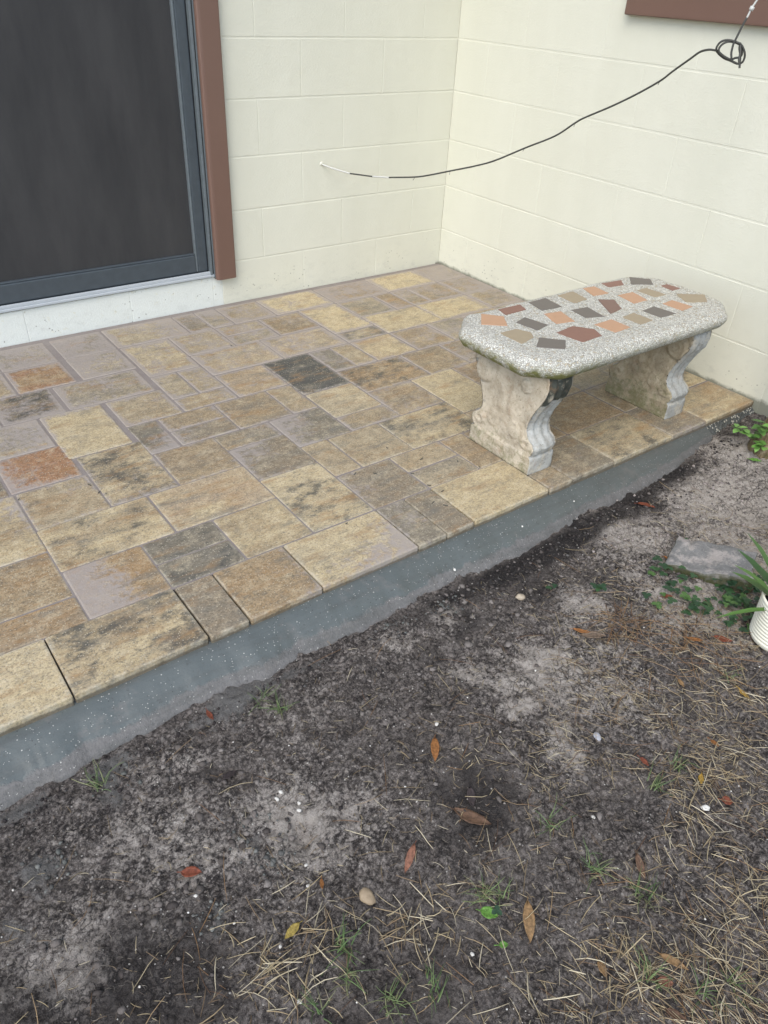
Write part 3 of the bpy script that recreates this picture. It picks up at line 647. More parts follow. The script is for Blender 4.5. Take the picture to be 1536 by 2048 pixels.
UP = [(-0.3049, -1.5279, 1.0531), (-0.3065, -1.5236, 1.068), (-0.3059, -1.5227, 1.0896), (-0.3045, -1.5244, 1.0983), (-0.3011, -1.5285, 1.1199), (-0.2991, -1.531, 1.1327), (-0.2957, -1.5357, 1.1518)]
UP2 = [(-0.2957, -1.5357, 1.1518), (-0.2942, -1.5379, 1.1623), (-0.2925, -1.5404, 1.1748), (-0.2882, -1.5471, 1.1936), (-0.2832, -1.5556, 1.2202), (-.27, -1.58, 1.40), (-.25, -1.63, 1.9), (-.24, -1.66, 2.46)]
TAIL = [(-0.2886, -1.5316, 1.0914), (-.297, -1.545, 1.07), (-0.3026, -1.551, 1.052), (-0.3006, -1.5552, 1.0425), (-0.2997, -1.5581, 1.0318)]
def cpart(name, pts, r, mat, n=6):
    V, F = tube([q-CO for q in catmull(pts, n)], r*.9, 8); return mesh_obj(name, V, F, mat, cab, True)
cpart('white_sleeve', CP[0:3], .0036, M['cablewhite'])
V, F = tube([Vector((0, .003, 0)), Vector((.001, -.002, -.001)), Vector((.002, -.005, -.002))], lambda t: .011*(1-t*.6), 12); mesh_obj('caulk', V, F, M['wall'], cab, True)
cpart('jacket', CP[2:4], .0034, M['cable']); cpart('white_sleeve', CP[3:5], .0036, M['cablewhite'])
cpart('jacket', CP[4:], .0034, M['cable']); cpart('coil', COIL, .0034, M['cable']); cpart('jacket', UP, .0034, M['cable'])
cpart('tail', TAIL, .0034, M['cable']); cpart('white_sleeve', UP2, .0030, M['cablewhite'])
V, F = tube([Vector(q)-CO for q in ((-.2932, -1.5392, 1.1695), (-.2922, -1.5405, 1.1735), (-.2915, -1.542, 1.1785))], .0062, 10); mesh_obj('connector', V, F, M['cablewhite'], cab, True)
for i in (7, 12, 16, 10, 5):
    a = Vector(CP[i]); b = a+Vector((rr.uniform(-.01, .01), rr.uniform(-.012, .012), -.012)); V, F = tube([a-CO, b-CO], .0009, 5); mesh_obj('staple', V, F, M['cable'], cab)
# eave soffit the cable is tied to, above the window
eave = box('eave_soffit', -.42, .3, -4.2, .3, 2.46, 2.5, M['brown'], None, .004); tag(eave, 'brown roof soffit running along above the window wall', 'soffit')

# ------------------------------------------------------------------ bench
bench = empty('garden_bench', (-.695, -1.565, 0)); tag(bench, 'weathered cast stone bench with mosaic tile top on scrolled legs', 'bench')
BO = Vector((-.695, -1.565, 0))
def slab_mesh():
    x0, x1, y0, y1 = -1.168, -.220, -1.770, -1.346; zt, zb = .380, .318; cc = .092
    # rounded-octagon outline, dense
    base = [(x0+cc, y0), (x1-cc, y0), (x1, y0+cc*.95), (x1, y1-cc*.95), (x1-cc, y1), (x0+cc, y1), (x0, y1-cc*.95), (x0, y0+cc*.95)]
    pts = []
    n = len(base)
    for i in range(n):
        a = Vector(base[i-1]); b = Vector(base[i]); c = Vector(base[(i+1) % n]); r = .024
        p0 = b+(a-b).normalized()*r; p1 = b+(c-b).normalized()*r
        for k in range(6):
            t = k/5; pts.append(p0*(1-t)**2+b*2*t*(1-t)+p1*t*t)
    dense = []
    for i in range(len(pts)):
        a = pts[i]; b = pts[(i+1) % len(pts)]; m = max(1, int((b-a).length/.008))
        for k in range(m): dense.append(a.lerp(b, k/m))
    N = len(dense); ctr = Vector(((x0+x1)/2, (y0+y1)/2))
    nor = []
    for i in range(N):
        t = (dense[(i+1) % N]-dense[i-1]).normalized(); nor.append(Vector((t.y, -t.x)))
    # profile: (inset, z)
    pr = [(.045, zb), (.028, zb+.002), (.012, zb+.012), (.003, zb+.026), (0, zb+.036), (.002, zt-.016), (.010, zt-.006), (.022, zt-.001), (.034, zt)]
    V = []; F = []
    for ins, z in pr:
        for i in range(N):
            q = dense[i]-nor[i]*ins
            w = .0022*(vnoise(np.array([q.x*130.]), np.array([q.y*130+z*260]), 4)[0]-.5)+.006*(vnoise(np.array([q.x*16.]), np.array([q.y*16+z*20]), 6)[0]-.5)
            q = q+nor[i]*w; V.append((q.x-BO.x, q.y-BO.y, z+(w*.5 if z < zt-.0005 else 0)))
    for r in range(len(pr)-1):
        for i in range(N):
            j = (i+1) % N; F.append((r*N+i, r*N+j, (r+1)*N+j, (r+1)*N+i))
    F.append(tuple(range(N-1, -1, -1))); F.append(tuple((len(pr)-1)*N+i for i in range(N)))
    return V, F
V, F = slab_mesh(); slab_o = mesh_obj('seat_slab', V, F, M['agg'], bench, False)
for pl in slab_o.data.polygons: pl.use_smooth = len(pl.vertices) == 4
TILES = [('orange', [(-1.032, -1.379), (-0.985, -1.43), (-1.029, -1.49), (-1.091, -1.443)]), ('red', [(-0.961, -1.379), (-0.869, -1.382), (-0.883, -1.422), (-0.971, -1.423)]),
 ('taupe', [(-0.83, -1.381), (-0.751, -1.38), (-0.763, -1.46), (-0.845, -1.454)]), ('buff', [(-1.087, -1.519), (-1.025, -1.518), (-1.004, -1.56), (-1.024, -1.592), (-1.089, -1.608)]),
 ('taupe', [(-0.987, -1.483), (-0.935, -1.466), (-0.917, -1.546), (-0.977, -1.56)]), ('taupe', [(-1.011, -1.599), (-0.959, -1.655), (-1.009, -1.697), (-1.068, -1.644)]),
 ('orange', [(-0.86, -1.476), (-0.797, -1.487), (-0.822, -1.567), (-0.888, -1.553)]), ('red', [(-0.939, -1.6), (-0.858, -1.589), (-0.818, -1.64), (-0.837, -1.685), (-0.926, -1.688)]),
 ('buff', [(-0.7, -1.384), (-0.624, -1.382), (-0.638, -1.456), (-0.704, -1.459)]), ('taupe', [(-0.761, -1.495), (-0.693, -1.504), (-0.709, -1.588), (-0.771, -1.563)]),
 ('orange', [(-0.568, -1.376), (-0.517, -1.382), (-0.527, -1.452), (-0.594, -1.445)]), ('maroon', [(-0.608, -1.475), (-0.563, -1.504), (-0.605, -1.568), (-0.674, -1.581)]),
 ('orange', [(-0.79, -1.615), (-0.709, -1.612), (-0.71, -1.685), (-0.782, -1.689)]), ('red', [(-0.471, -1.373), (-0.379, -1.386), (-0.413, -1.424), (-0.479, -1.413)]),
 ('orange', [(-0.516, -1.481), (-0.444, -1.484), (-0.463, -1.56), (-0.532, -1.559)]), ('buff', [(-0.663, -1.618), (-0.602, -1.612), (-0.599, -1.684), (-0.664, -1.687)]),
 ('taupe', [(-0.325, -1.377), (-0.276, -1.429), (-0.315, -1.473), (-0.385, -1.432)]), ('buff', [(-0.419, -1.481), (-0.367, -1.481), (-0.362, -1.559), (-0.419, -1.555)]),
 ('taupe', [(-0.56, -1.614), (-0.495, -1.608), (-0.483, -1.685), (-0.558, -1.683)]), ('red', [(-0.303, -1.492), (-0.268, -1.491), (-0.262, -1.543), (-0.309, -1.546)]),
 ('orange', [(-0.447, -1.607), (-0.392, -1.602), (-0.381, -1.674), (-0.443, -1.68)]), ('buff', [(-0.323, -1.569), (-0.242, -1.626), (-0.298, -1.674), (-0.365, -1.637)])]
for c, q in TILES:
    bm = bmesh.new(); q = [Vector(p)-Vector(BO[:2]) for p in q]
    out = []
    for i, a in enumerate(q):            # snapped, slightly ragged tile edges
        b = q[(i+1) % len(q)]; out.append(a)
        for k in (.33, .66): 
            m = a.lerp(b, k); out.append(m+Vector((rr.uniform(-.0012, .0012), rr.uniform(-.0012, .0012))))
    tz = .3815+rr.uniform(-.0005, .0008); n = len(out); ce = sum(out, Vector((0, 0)))/n
    lo = [bm.verts.new((p.x, p.y, .372)) for p in out]; mi = [bm.verts.new((p.x, p.y, tz-.0008)) for p in out]
    hi = [bm.verts.new((*(p+(ce-p).normalized()*.0012), tz)) for p in out]
    for i in range(n):
        j = (i+1) % n; bm.faces.new((lo[i], lo[j], mi[j], mi[i])); bm.faces.new((mi[i], mi[j], hi[j], hi[i]))
    bm.faces.new(hi); bm.faces.new(lo[::-1]); bmesh.ops.recalc_face_normals(bm, faces=bm.faces[:])
    bm_obj('tile', bm, TILE[c], slab_o)

def leg(cx, cy, dark):
    zz = np.concatenate([np.linspace(0, .056, 12), np.linspace(.0585, .322, 76)])
    hwz = np.interp(zz, [0, .05, .056, .0585, .066, .085, .100, .115, .135, .160, .19, .22, .255, .285, .305, .322],
                    [.134, .134, .131, .126, .134, .1410, .133, .110, .100, .102, .113, .129, .149, .157, .155, .149])
    ht = np.where(zz < .0575, .0505, .0465)
    rings = []; info = []
    nF, nS = 15, 52
    for z, hw, h in zip(zz, hwz, ht):
        ring = []
        def fl(u):   # three flutes on the scrolled faces, above the toe
            if z < .0575: return -.004*(abs(u)**6)
            k = 1.0 if z > .105 else .45
            return k*.0042*math.cos(u*PI*3)-.010*abs(u)**5
        us = np.linspace(-1, 1, nF); ys = np.linspace(-1, 1, nS)
        for u in us: ring.append((u*h, -(hw+fl(u)), 0))                      # front
        for v in ys[1:-1]: ring.append((h, v*hw, 1))                        # +x side
        for u in us[::-1]: ring.append((u*h, hw+fl(u), 2))
        for v in ys[::-1][1:-1]: ring.append((-h, v*hw, 3))
        rings.append(ring)
    V = []; C = []; MS = []; N = len(rings[0])
    for z, ring in zip(zz, rings):
        for x, y, s in ring:
            rel = 0; f = 0
            if s in (1, 3) and z > .058:
                for sy in (-1, 1):
                    # upper volute
                    small = dark and sy < 0
                    d = math.hypot((y-sy*(.066 if small else .101))/(.017 if small else .037), (z-(.266 if small else .254))/(.022 if small else .040))
                    if d < 1.35: rel += .0062*float(sst(1.03, .93, np.array(d)))+.0013*math.cos(d*17)*(d < .85)-.0034*math.exp(-((d-1.12)/.08)**2)-.006*(d < .12)
                    # lower scroll
                    d = math.hypot((y-sy*.100)/.022, (z-.092)/.018)
                    if d < 1.3: rel += .0045*float(sst(1.15, .95, np.array(d)))-.004*(d < .35)
                    # acanthus lobes
                    d = math.hypot((y-sy*.045)/.022, (z-.115)/.030); 
                    if d < 1.2: rel += .0032*float(sst(1.1, .75, np.array(d)))
                    d = math.hypot((y-sy*.020)/.014, (z-.19)/.045)
                    if d < 1.2: rel += .0028*float(sst(1.1, .7, np.array(d)))
                    # border following the S edge
                    e = abs(y)*1.0; hw = np.interp(z, zz, hwz)
                    if e > hw-.014 and sy*y > 0: rel += .002
            nz = .0016*(vnoise(np.array([y*60+cx*7]), np.array([z*60+x*40]), 3)[0]-.5)+.002*(vnoise(np.array([y*170+cx]), np.array([z*170+x*90]), 5)[0]-.5)
            if s == 1: x += rel+nz
            elif s == 3: x -= rel+nz
            elif s == 0: y -= nz
            else: y += nz
            V.append((x+cx-BO.x, y+cy-BO.y, z))
            # colouring: side weathered tan, scrolled faces grey from bleaching and painted-in skylight, moss low down
            nn = vnoise(np.array([y*24+x*30+cx*9]), np.array([z*24]), 8)[0]; n3 = vnoise(np.array([y*70+x*50+cx*9]), np.array([z*70]), 9)[0]
            c = np.array((.50, .44, .345))*(.80+.4*nn)
            if s in (0, 2): c = np.array((.40, .405, .385))*(.85+.25*nn)
            if cx > -.6: c = c*np.array((.80, .78, .72)) if s in (1, 3) else c*.93
            ms = float(sst(.55, .85, np.array((nn*.6+n3*.5)*(1.25-3.4*z)*(1.0 if s in (1, 3) else .55))))
            MS.append((.62-2.6*z if s in (1, 3) else .12)+(.12 if cx > -.6 else 0))
            if dark and s == 0 and z > .236+.012*math.cos(x*70)+.006*(n3-.5): c = np.array((.052, .056, .046))*(.8+.4*n3)  # near leg: front face darker above an uneven line
            C.append(c)
    F = []
    for r in range(len(zz)-1):
        for i in range(N):
            j = (i+1) % N; F.append((r*N+i, r*N+j, (r+1)*N+j, (r+1)*N+i))
    F.append(tuple(range(N-1, -1, -1))); F.append(tuple((len(zz)-1)*N+i for i in range(N)))
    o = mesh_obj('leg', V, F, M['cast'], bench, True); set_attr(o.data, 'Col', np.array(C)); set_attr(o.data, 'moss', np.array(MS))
    bm = bmesh.new(); bm.from_mesh(o.data); bmesh.ops.recalc_face_normals(bm, faces=bm.faces[:]); bm.to_mesh(o.data); bm.free()
    for pl in o.data.polygons: pl.use_smooth = len(pl.vertices) == 4
    return o
leg(-1.037, -1.581, True)['label'] = 'leg with dark upper front scroll'; leg(-.372, -1.584, False)['label'] = 'mossy leg nearer the wall'

# ------------------------------------------------------------------ trunk with sprouts at the wall corner
tk = empty('tree_trunk', (-.215, -1.985, -.07)); tag(tk, 'old fibrous tree stump with green sprouts at the end of the patio', 'tree')
TP = catmull([(0, 0, -.05), (.0, -.002, .02), (.014, -.012, .10), (.034, -.028, .22), (.052, -.05, .40), (.06, -.06, .62), (.06, -.07, .85)], 8)
V, F = tube(TP, lambda t: .066*(1-.30*min(1, t*2.6))+.010*max(0, 1-t*9), 26)
V = [v+Vector((1, .6, 0))*.014*(vnoise(np.array([v.x*60+v.z*9]), np.array([v.y*60+v.z*26]), 2)[0]-.5) for v in V]
mesh_obj('trunk', V, F, M['bark'], tk, True)
def leafset(name, items, mat, parent=None, origin=Vector((0, 0, 0))):
    """items: (pos, dir, length, width, colour, cup). Rounded leaf blades with a folded midrib."""
    V = []; F = []; C = []
    for pos, d, ln, wd, c, cup in items:
        d = Vector(d).normalized(); side = d.cross(Vector((0, 0, 1)))
        side = side.normalized() if side.length > 1e-3 else Vector((1, 0, 0)); nrm = side.cross(d)
        b0 = len(V); st = [(0, .10), (.25, .8), (.5, 1), (.78, .72), (1, .06)]
        for t, w in st:
            p_ = Vector(pos)+d*ln*t-nrm*cup*t*t*ln-origin
            V += [p_-side*wd*w*.5+nrm*wd*.13*w, p_, p_+side*wd*w*.5+nrm*wd*.13*w]; C += [c]*3
        for k in range(4):
            a = b0+3*k; F += [(a, a+1, a+4, a+3), (a+1, a+2, a+5, a+4)]
    o = mesh_obj(name, V, F, mat, parent, True); set_attr(o.data, 'Col', np.array(C)); return o
GR = [(.10, .22, .045), (.14, .30, .06), (.075, .16, .04), (.17, .33, .08)]
tko = Vector((-.215, -1.985, -.07))
for k, bp in enumerate([(-.265, -1.955, .0), (-.255, -2.0, .03), (-.28, -1.99, -.02), (-.25, -2.03, .01)]):
    tip = Vector(bp)+Vector((-.055+.02*k, .055-.03*k, .035)); base = Vector((-.235, -1.99, bp[2]-.01))
    V, F = tube(catmull([base-tko, Vector(bp)-tko+Vector((0, 0, .01)), tip-tko], 4), .0016, 6); sp_ = mesh_obj('sprout', V, F, M['veg'], tk); set_attr(sp_.data, 'Col', np.tile((.09, .14, .04), (len(V), 1)))
    it = []
    for i in range(15):
        a = rr.random(); q = base.lerp(tip, .25+.8*a)+Vector((rr.uniform(-.016, .016), rr.uniform(-.016, .016), rr.uniform(-.008, .014)))
        an = rr.uniform(0, 2*PI); it.append((q, (math.cos(an), math.sin(an), rr.uniform(-.2, .4)), rr.uniform(.022, .036), rr.uniform(.017, .026), rr.choice(GR), rr.uniform(0, .3)))
    leafset('leaves', it, M['veg'], sp_, tko)

# ------------------------------------------------------------------ plant pots
pot = empty('plant_pot', (-.998, -2.498, gz(-.998, -2.498)+.001)); tag(pot, 'cream ribbed ceramic pot with strap leaves beside the clover', 'pot')
def lathe(prof, n=56):
    V = []; F = []
    for r, z in prof:
        for k in range(n): V.append((r*math.cos(2*PI*k/n), r*math.sin(2*PI*k/n), z))
    for i in range(len(prof)-1):
        for k in range(n): k2 = (k+1) % n; F.append((i*n+k, i*n+k2, (i+1)*n+k2, (i+1)*n+k))
    F.append(tuple(range(n-1, -1, -1))); F.append(tuple((len(prof)-1)*n+k for k in range(n))); return V, F
pr = [(.052, 0), (.062, .003), (.0665, .010)]
for k in range(11):
    z = .014+k*.0095; r = .067+.0004*k; pr += [(r, z), (r+.0012, z+.003), (r+.0012, z+.0062), (r-.0014, z+.0085)]
pr += [(.0735, .122), (.0725, .127), (.069, .128), (.0665, .124), (.064, .100), (.0, .098)]
V, F = lathe(pr); mesh_obj('body', V, F, M['pot'], pot, True)
V, F = lathe([(.060, .094), (.063, .104), (.040, .108), (.0, .107)], 30); mesh_obj('soil', V, F, M['dark'], pot, True)
it = []
for k, (an, ln, wd, el) in enumerate([(2.30, .16, .026, 1.0), (2.62, .15, .014, .25), (1.9, .19, .030, 1.25), (1.1, .2, .028, 1.2), (.2, .18, .026, .9), (-.8, .16, .024, .9), (3.6, .10, .018, .9), (-1.8, .15, .022, 1.1), (2.1, .13, .028, .8), (1.5, .15, .025, .75)]):
    d = (math.cos(an)*math.cos(el), math.sin(an)*math.cos(el), math.sin(el)); it.append((Vector((math.cos(an)*.028, math.sin(an)*.028, .10)), d, ln, wd, rr.choice([(.055, .12, .028), (.08, .16, .035), (.045, .10, .03)]), .35))
leafset('strap_leaves', it, M['veg'], pot)
bp_ = empty('nursery_pot', (-.60, -2.345, gz(-.6, -2.345)+.001)); tag(bp_, 'black plastic nursery pot standing past the mossy concrete block', 'pot')
V, F = lathe([(.062, 0), (.066, .003), (.078, .10), (.083, .102), (.083, .112), (.079, .113), (.074, .105), (.068, .08), (0, .078)]); mesh_obj('body', V, F, M['blackpot'], bp_, True)
V, F = lathe([(.066, .070), (.070, .086), (.03, .092), (0, .091)], 30); mesh_obj('soil', V, F, M['dark'], bp_, True)

# ------------------------------------------------------------------ half buried mossy block
bm = box_bm(-.105, .105, -.062, .062, -.06, .052, .006, 2); bmesh.ops.subdivide_edges(bm, edges=bm.edges[:], cuts=9, use_grid_fill=True)
for v in bm.verts: v.co += Vector((1, .8, .9))*(.026*(vnoise(np.array([v.co.x*17+v.co.z*9+3]), np.array([v.co.y*17+v.co.z*11]), 3)[0]-.5)+.010*(vnoise(np.array([v.co.x*48+v.co.z*17]), np.array([v.co.y*48+v.co.z*31]), 4)[0]-.5))
blk = bm_obj('concrete_block', bm, M['oldblock'], None, True); blk.location = (-.905, -2.245, -.086); blk.rotation_euler = (.05, -.10, math.radians(-63))
tag(blk, 'half buried concrete block with mossy side behind the clover', 'concrete block')

# ------------------------------------------------------------------ clover
it = []
def clover(cx, cy, r, n):
    for _ in range(n):
        x = cx+rr.gauss(0, r); y = cy+rr.gauss(0, r*.8); z = gz(x, y)+rr.uniform(.006, .028); a0 = rr.uniform(0, 2*PI); s = rr.uniform(.009, .016); c = rr.choice([(.030, .072, .028), (.036, .085, .030), (.022, .054, .024), (.065, .13, .035)])
        for k in range(3):
            a = a0+k*2.09; it.append((Vector((x, y, z)), (math.cos(a), math.sin(a), rr.uniform(-.1, .25)), s, s*.95, c, .1))
clover(-1.04, -2.215, .032, 20); clover(-.955, -2.345, .045, 40); clover(-1.08, -2.33, .035, 15); clover(-1.00, -2.40, .045, 28); clover(-1.12, -2.26, .03, 7); clover(-.86, -2.33, .03, 12)
clover(-1.34, -2.06, .006, 2); clover(-1.255, -2.14, .007, 3); clover(-.895, -2.145, .010, 4); clover(-2.03, -2.58, .004, 1)
cl = leafset('clover', it, M['veg']); tag(cl, 'green clover creeping over pale sand around the mossy block', 'clover', None, 'stuff')

# ------------------------------------------------------------------ litter: straw, needles, grass, clods, grains
def blades(name, n, sampler, lenr, wid, cols, lift, mat, label, cat, bend=.5, upright=0):
    V = []; F = []; C = []
    for _ in range(n):
        s = sampler()
        if s is None: continue
        x, y = s[:2]; a = s[2] if len(s) > 2 else rng.uniform(0, 2*PI); ln = rng.uniform(*lenr)*(s[3] if len(s) > 3 else 1)
        seg = 3; c = np.array(cols[rng.integers(len(cols))])*rng.uniform(.7, 1.2); w = rng.uniform(*wid); bd = rng.normal(0, bend)
        el = abs(rng.normal(0, .16)) if not upright else rng.uniform(.5, 1.2); el_d = rng.uniform(-.35, .1) if not upright else -rng.uniform(.1, .45)
        pz = gz_fast(x, y)+rng.uniform(*lift); px, py = x, y; b0 = len(V)
        for k in range(seg+1):
            t = k/seg; ww = w*(1-.75*t)*.5 if upright else w*(1-.5*abs(2*t-1))*.5
            sx, sy = -math.sin(a)*ww, math.cos(a)*ww
            zz = max(pz, gz_fast(px, py)+.0008)
            V += [(px+sx, py+sy, zz), (px, py, zz+w*.45), (px-sx, py-sy, zz)]; C += [c]*3
            st = ln/seg; px += math.cos(a)*math.cos(el)*st; py += math.sin(a)*math.cos(el)*st; pz += math.sin(el)*st; a += bd/seg; el += el_d
        for k in range(seg):
            q = b0+3*k; F += [(q, q+3, q+4, q+1), (q+1, q+4, q+5, q+2)]
    o = mesh_obj(name, V, F, mat); set_attr(o.data, 'Col', np.array(C)); tag(o, label, cat, None, 'stuff'); return o
i0, i1 = np.searchsorted(gx, -2.95), np.searchsorted(gx, .015); k0, k1 = np.searchsorted(gy, -3.05), np.searchsorted(gy, -1.77)
def gz_fast(x, y):
    i = int((x+2.95)/.0045)+i0; k = int((y+3.05)/.0045)+k0
    return float(Zg[min(max(k, 0), Zg.shape[0]-1), min(max(i, 0), Zg.shape[1]-1)])
DN = fbm(X[k0:k1, i0:i1], Y[k0:k1, i0:i1], 7, 4, 70)
def dens(x, y):
    i = int((x+2.95)/.0045); k = int((y+3.05)/.0045)
    if i < 0 or k < 0 or i >= DN.shape[1] or k >= DN.shape[0]: return 0
    e = y+1.93     # distance from the kerb
    base = min(1, max(0, -e/.42)); 
    s = (x*.62-y*.78)   # grows towards the lawn
    lawn = min(1, max(0, (s-.55)/.75))
    return (base*.25+base*lawn*.9)*max(0, DN[k, i]-.25)*2.1
def samp(mult=1.0, x0=-2.9, x1=-.6, y0=-3.03, y1=-1.93):
    def f():
        for _ in range(40):
            x, y = rng.uniform(x0, x1), rng.uniform(y0, y1)
            if rng.random() < dens(x, y)*mult+.012: return (x, y)
        return None
    return f
STRAW = [(.32, .255, .15), (.39, .32, .20), (.24, .18, .105), (.18, .125, .075), (.46, .40, .28)]
blades('dry_grass', 7200, samp(), (.007, .026), (.0008, .0015), STRAW, (.0, .004), M['straw'], 'short clipped straw scattered over the dark soil', 'straw', .5)
blades('dry_grass', 900, samp(.8), (.025, .075), (.0009, .0018), STRAW, (.0, .008), M['straw'], 'long dry grass stems lying on the dark soil', 'dry grass', .35)
def clump(L):
    def f():
        a, b, r = L[rng.integers(len(L))]; return (a+rng.normal(0, r), b+rng.normal(0, r*.8))
    return f
blades('dry_grass', 620, clump([(-1.83, -2.87, .05), (-1.79, -2.90, .05), (-1.90, -2.83, .05), (-1.62, -2.70, .05), (-1.51, -2.63, .05), (-1.36, -2.62, .06), (-1.95, -2.75, .06), (-1.25, -2.5, .06), (-2.14, -2.52, .05), (-2.33, -2.43, .06), (-2.4, -2.45, .05), (-1.66, -2.82, .06)]),
       (.02, .065), (.0012, .0024), STRAW, (.0, .012), M['straw'], 'tangled clumps of straw coloured dead grass', 'dry grass', .5)
FB = [(.12, .105, .09), (.20, .175, .14), (.07, .055, .045), (.16, .12, .08)]
blades('plant_fibres', 7000, lambda: (rng.uniform(-2.85, -.7), rng.uniform(-3.0, -1.95)), (.004, .015), (.0007, .0013), FB, (0, .002), M['straw'], 'fine grey-brown plant fibres matted into the soil surface', 'fibres', .8)
PN = [(.19, .105, .05), (.24, .14, .065), (.12, .065, .035), (.29, .20, .11)]
blades('pine_needles', 130, clump([(-1.30, -2.235, .018), (-1.29, -2.26, .022), (-1.27, -2.30, .035), (-1.22, -2.36, .05), (-1.16, -2.43, .06)]), (.04, .10), (.0011, .0018), PN, (.0, .018), M['straw'], 'heap of rusty brown pine needles near the clover', 'pine needles', .35)
blades('pine_needles', 520, samp(.5, y1=-1.9), (.03, .09), (.0009, .0015), PN, (.0, .005), M['straw'], 'single brown pine needles strewn across the soil', 'pine needles', .3)
GG = [(.10, .16, .055), (.075, .125, .04), (.14, .19, .075), (.20, .21, .10)]
TUFT = [(-1.828, -2.517), (-1.84, -2.525), (-2.03, -2.548), (-2.268, -2.479), (-2.287, -2.521), (-2.356, -2.541), (-2.195, -2.613), (-2.257, -2.586), (-2.113, -2.007), (-2.135, -1.959), (-1.857, -2.863), (-1.792, -2.883), (-1.798, -2.712), (-1.834, -2.631), (-1.517, -2.584), (-2.005, -2.565), (-1.22, -2.5), (-1.9, -2.8), (-2.48, -1.965), (-1.6, -2.58)]
def tuft():
    a, b = TUFT[rng.integers(len(TUFT))]; return (a+rng.normal(0, .008), b+rng.normal(0, .008))
blades('green_grass', 330, tuft, (.02, .055), (.0014, .0026), GG, (.0, .004), M['veg'], 'thin green grass tufts sprouting from the bare soil', 'grass', .5, 1)

ICO = bmesh.new(); bmesh.ops.create_icosphere(ICO, subdivisions=1, radius=1); IV = np.array([v.co[:] for v in ICO.verts]); IF = [[v.index for v in f.verts] for f in ICO.faces]; ICO.free()
def lumps(name, n, sampler, rad, cols, mat, label, cat, flat=.7, rough=.35, sink=.25):
    V = []; F = []; C = []
    for _ in range(n):
        s = sampler()
        if s is None: continue
        x, y = s[:2]; r = rad[0]+(rad[1]-rad[0])*rng.random()**3
        q = IV*(1+rng.uniform(-rough, rough, (len(IV), 1)))*r*np.array((rng.uniform(.75, 1.3), rng.uniform(.75, 1.3), flat)); a = rng.uniform(0, 2*PI)
        R = np.array([[math.cos(a), -math.sin(a), 0], [math.sin(a), math.cos(a), 0], [0, 0, 1]]); q = q@R.T+np.array((x, y, gz_fast(x, y)+r*flat*(1-2*sink)))
        b = len(V); V += q.tolist(); F += [[k+b for k in f] for f in IF]; C += [np.array(cols[rng.integers(len(cols))])*rng.uniform(.75, 1.2)]*len(IV)
    o = mesh_obj(name, V, F, mat, None, True); set_attr(o.data, 'Col', np.array(C)); tag(o, label, cat, None, 'stuff'); return o
def edge_s():
    x = rng.uniform(-2.85, -.25); w = np.interp(x, [-2.65, -1.6, -.9, -.29], [.125, .115, .10, .06]); return (x, FY-w-abs(rng.normal(0, .045))-.004)
def any_s(): return (rng.uniform(-2.85, -.1), rng.uniform(-3.0, -1.93))
DK = [(.040, .033, .032), (.055, .046, .043), (.030, .026, .026), (.10, .088, .082), (.075, .064, .058)]
lumps('soil_crumbs', 1300, edge_s, (.0012, .0048), DK+[(.10, .095, .09)], M['clod'], 'dark crumbs of dug soil along the mortar kerb', 'soil')
lumps('soil_crumbs', 2200, any_s, (.001, .0036), DK+[(.16, .14, .13)], M['clod'], 'small soil crumbs strewn over the bare ground', 'soil')
lumps('soil_crumbs', 900, clump([(-.62, -2.05, .12), (-.92, -2.06, .10), (-.45, -2.05, .12), (-1.03, -2.26, .07)]), (.0015, .006), [(.24, .21, .19), (.30, .265, .245), (.12, .105, .10)], M['clod'], 'pale sandy crumbs in the corner by the block', 'sand')
lumps('mortar_crumbs', 260, clump([(-2.43, -2.31, .02), (-2.31, -2.21, .03), (-2.29, -2.28, .02), (-2.44, -1.97, .025), (-2.62, -2.07, .03), (-1.60, -1.965, .02), (-1.76, -1.94, .03), (-1.62, -1.95, .02)]), (.0015, .0055), [(.13, .135, .125), (.16, .162, .15), (.09, .09, .085)], M['clod'], 'grey green mortar droppings on the soil', 'mortar')
lumps('soil_crumbs', 900, clump([(-2.4, -2.1, .12), (-2.3, -2.25, .10), (-2.2, -2.1, .12), (-2.5, -2.25, .12), (-1.75, -2.1, .15), (-1.5, -2.05, .15), (-1.9, -2.35, .15), (-1.25, -2.0, .12), (-1.6, -1.97, .08)]), (.002, .009), [(.11, .096, .087), (.15, .132, .12), (.07, .06, .055), (.19, .17, .155)], M['clod'], 'half sunk lumps of greyish soil on the bare ground', 'soil', .45, .4, .45)
lumps('shell_grit', 420, any_s, (.0009, .0024), [(.62, .60, .55), (.5, .47, .42)], M['stone'], 'tiny white shell grit speckling the soil', 'grit', .7, .3, .1)
def ks():
    x = rng.uniform(-2.8, -.4); return (x, rng.uniform(FY-.085, FY-.02))

# ---- single stones and shells
def stone(x, y, r, c, label, cat='pebble', flat=.6, name='pebble', group=None):
    bm = bmesh.new(); bmesh.ops.create_icosphere(bm, subdivisions=3, radius=1); sd_ = rr.random()*50
    for v in bm.verts:
        k = 1+.35*(vnoise(np.array([v.co.x*1.6+sd_]), np.array([v.co.y*1.6+v.co.z*2]), 3)[0]-.5)+.14*(vnoise(np.array([v.co.x*5+sd_]), np.array([v.co.y*5+v.co.z*6]), 4)[0]-.5)
        v.co = Vector((v.co.x*1.25, v.co.y*.95, v.co.z*flat))*k*r
    o = bm_obj(name, bm, M['stone'], None, True); set_attr(o.data, 'Col', np.tile(c, (len(o.data.vertices), 1)))
    o.location = (x, y, gz(x, y)+r*flat*.45); o.rotation_euler = (rr.uniform(-.2, .2), rr.uniform(-.2, .2), rr.uniform(0, 6)); tag(o, label, cat, group)
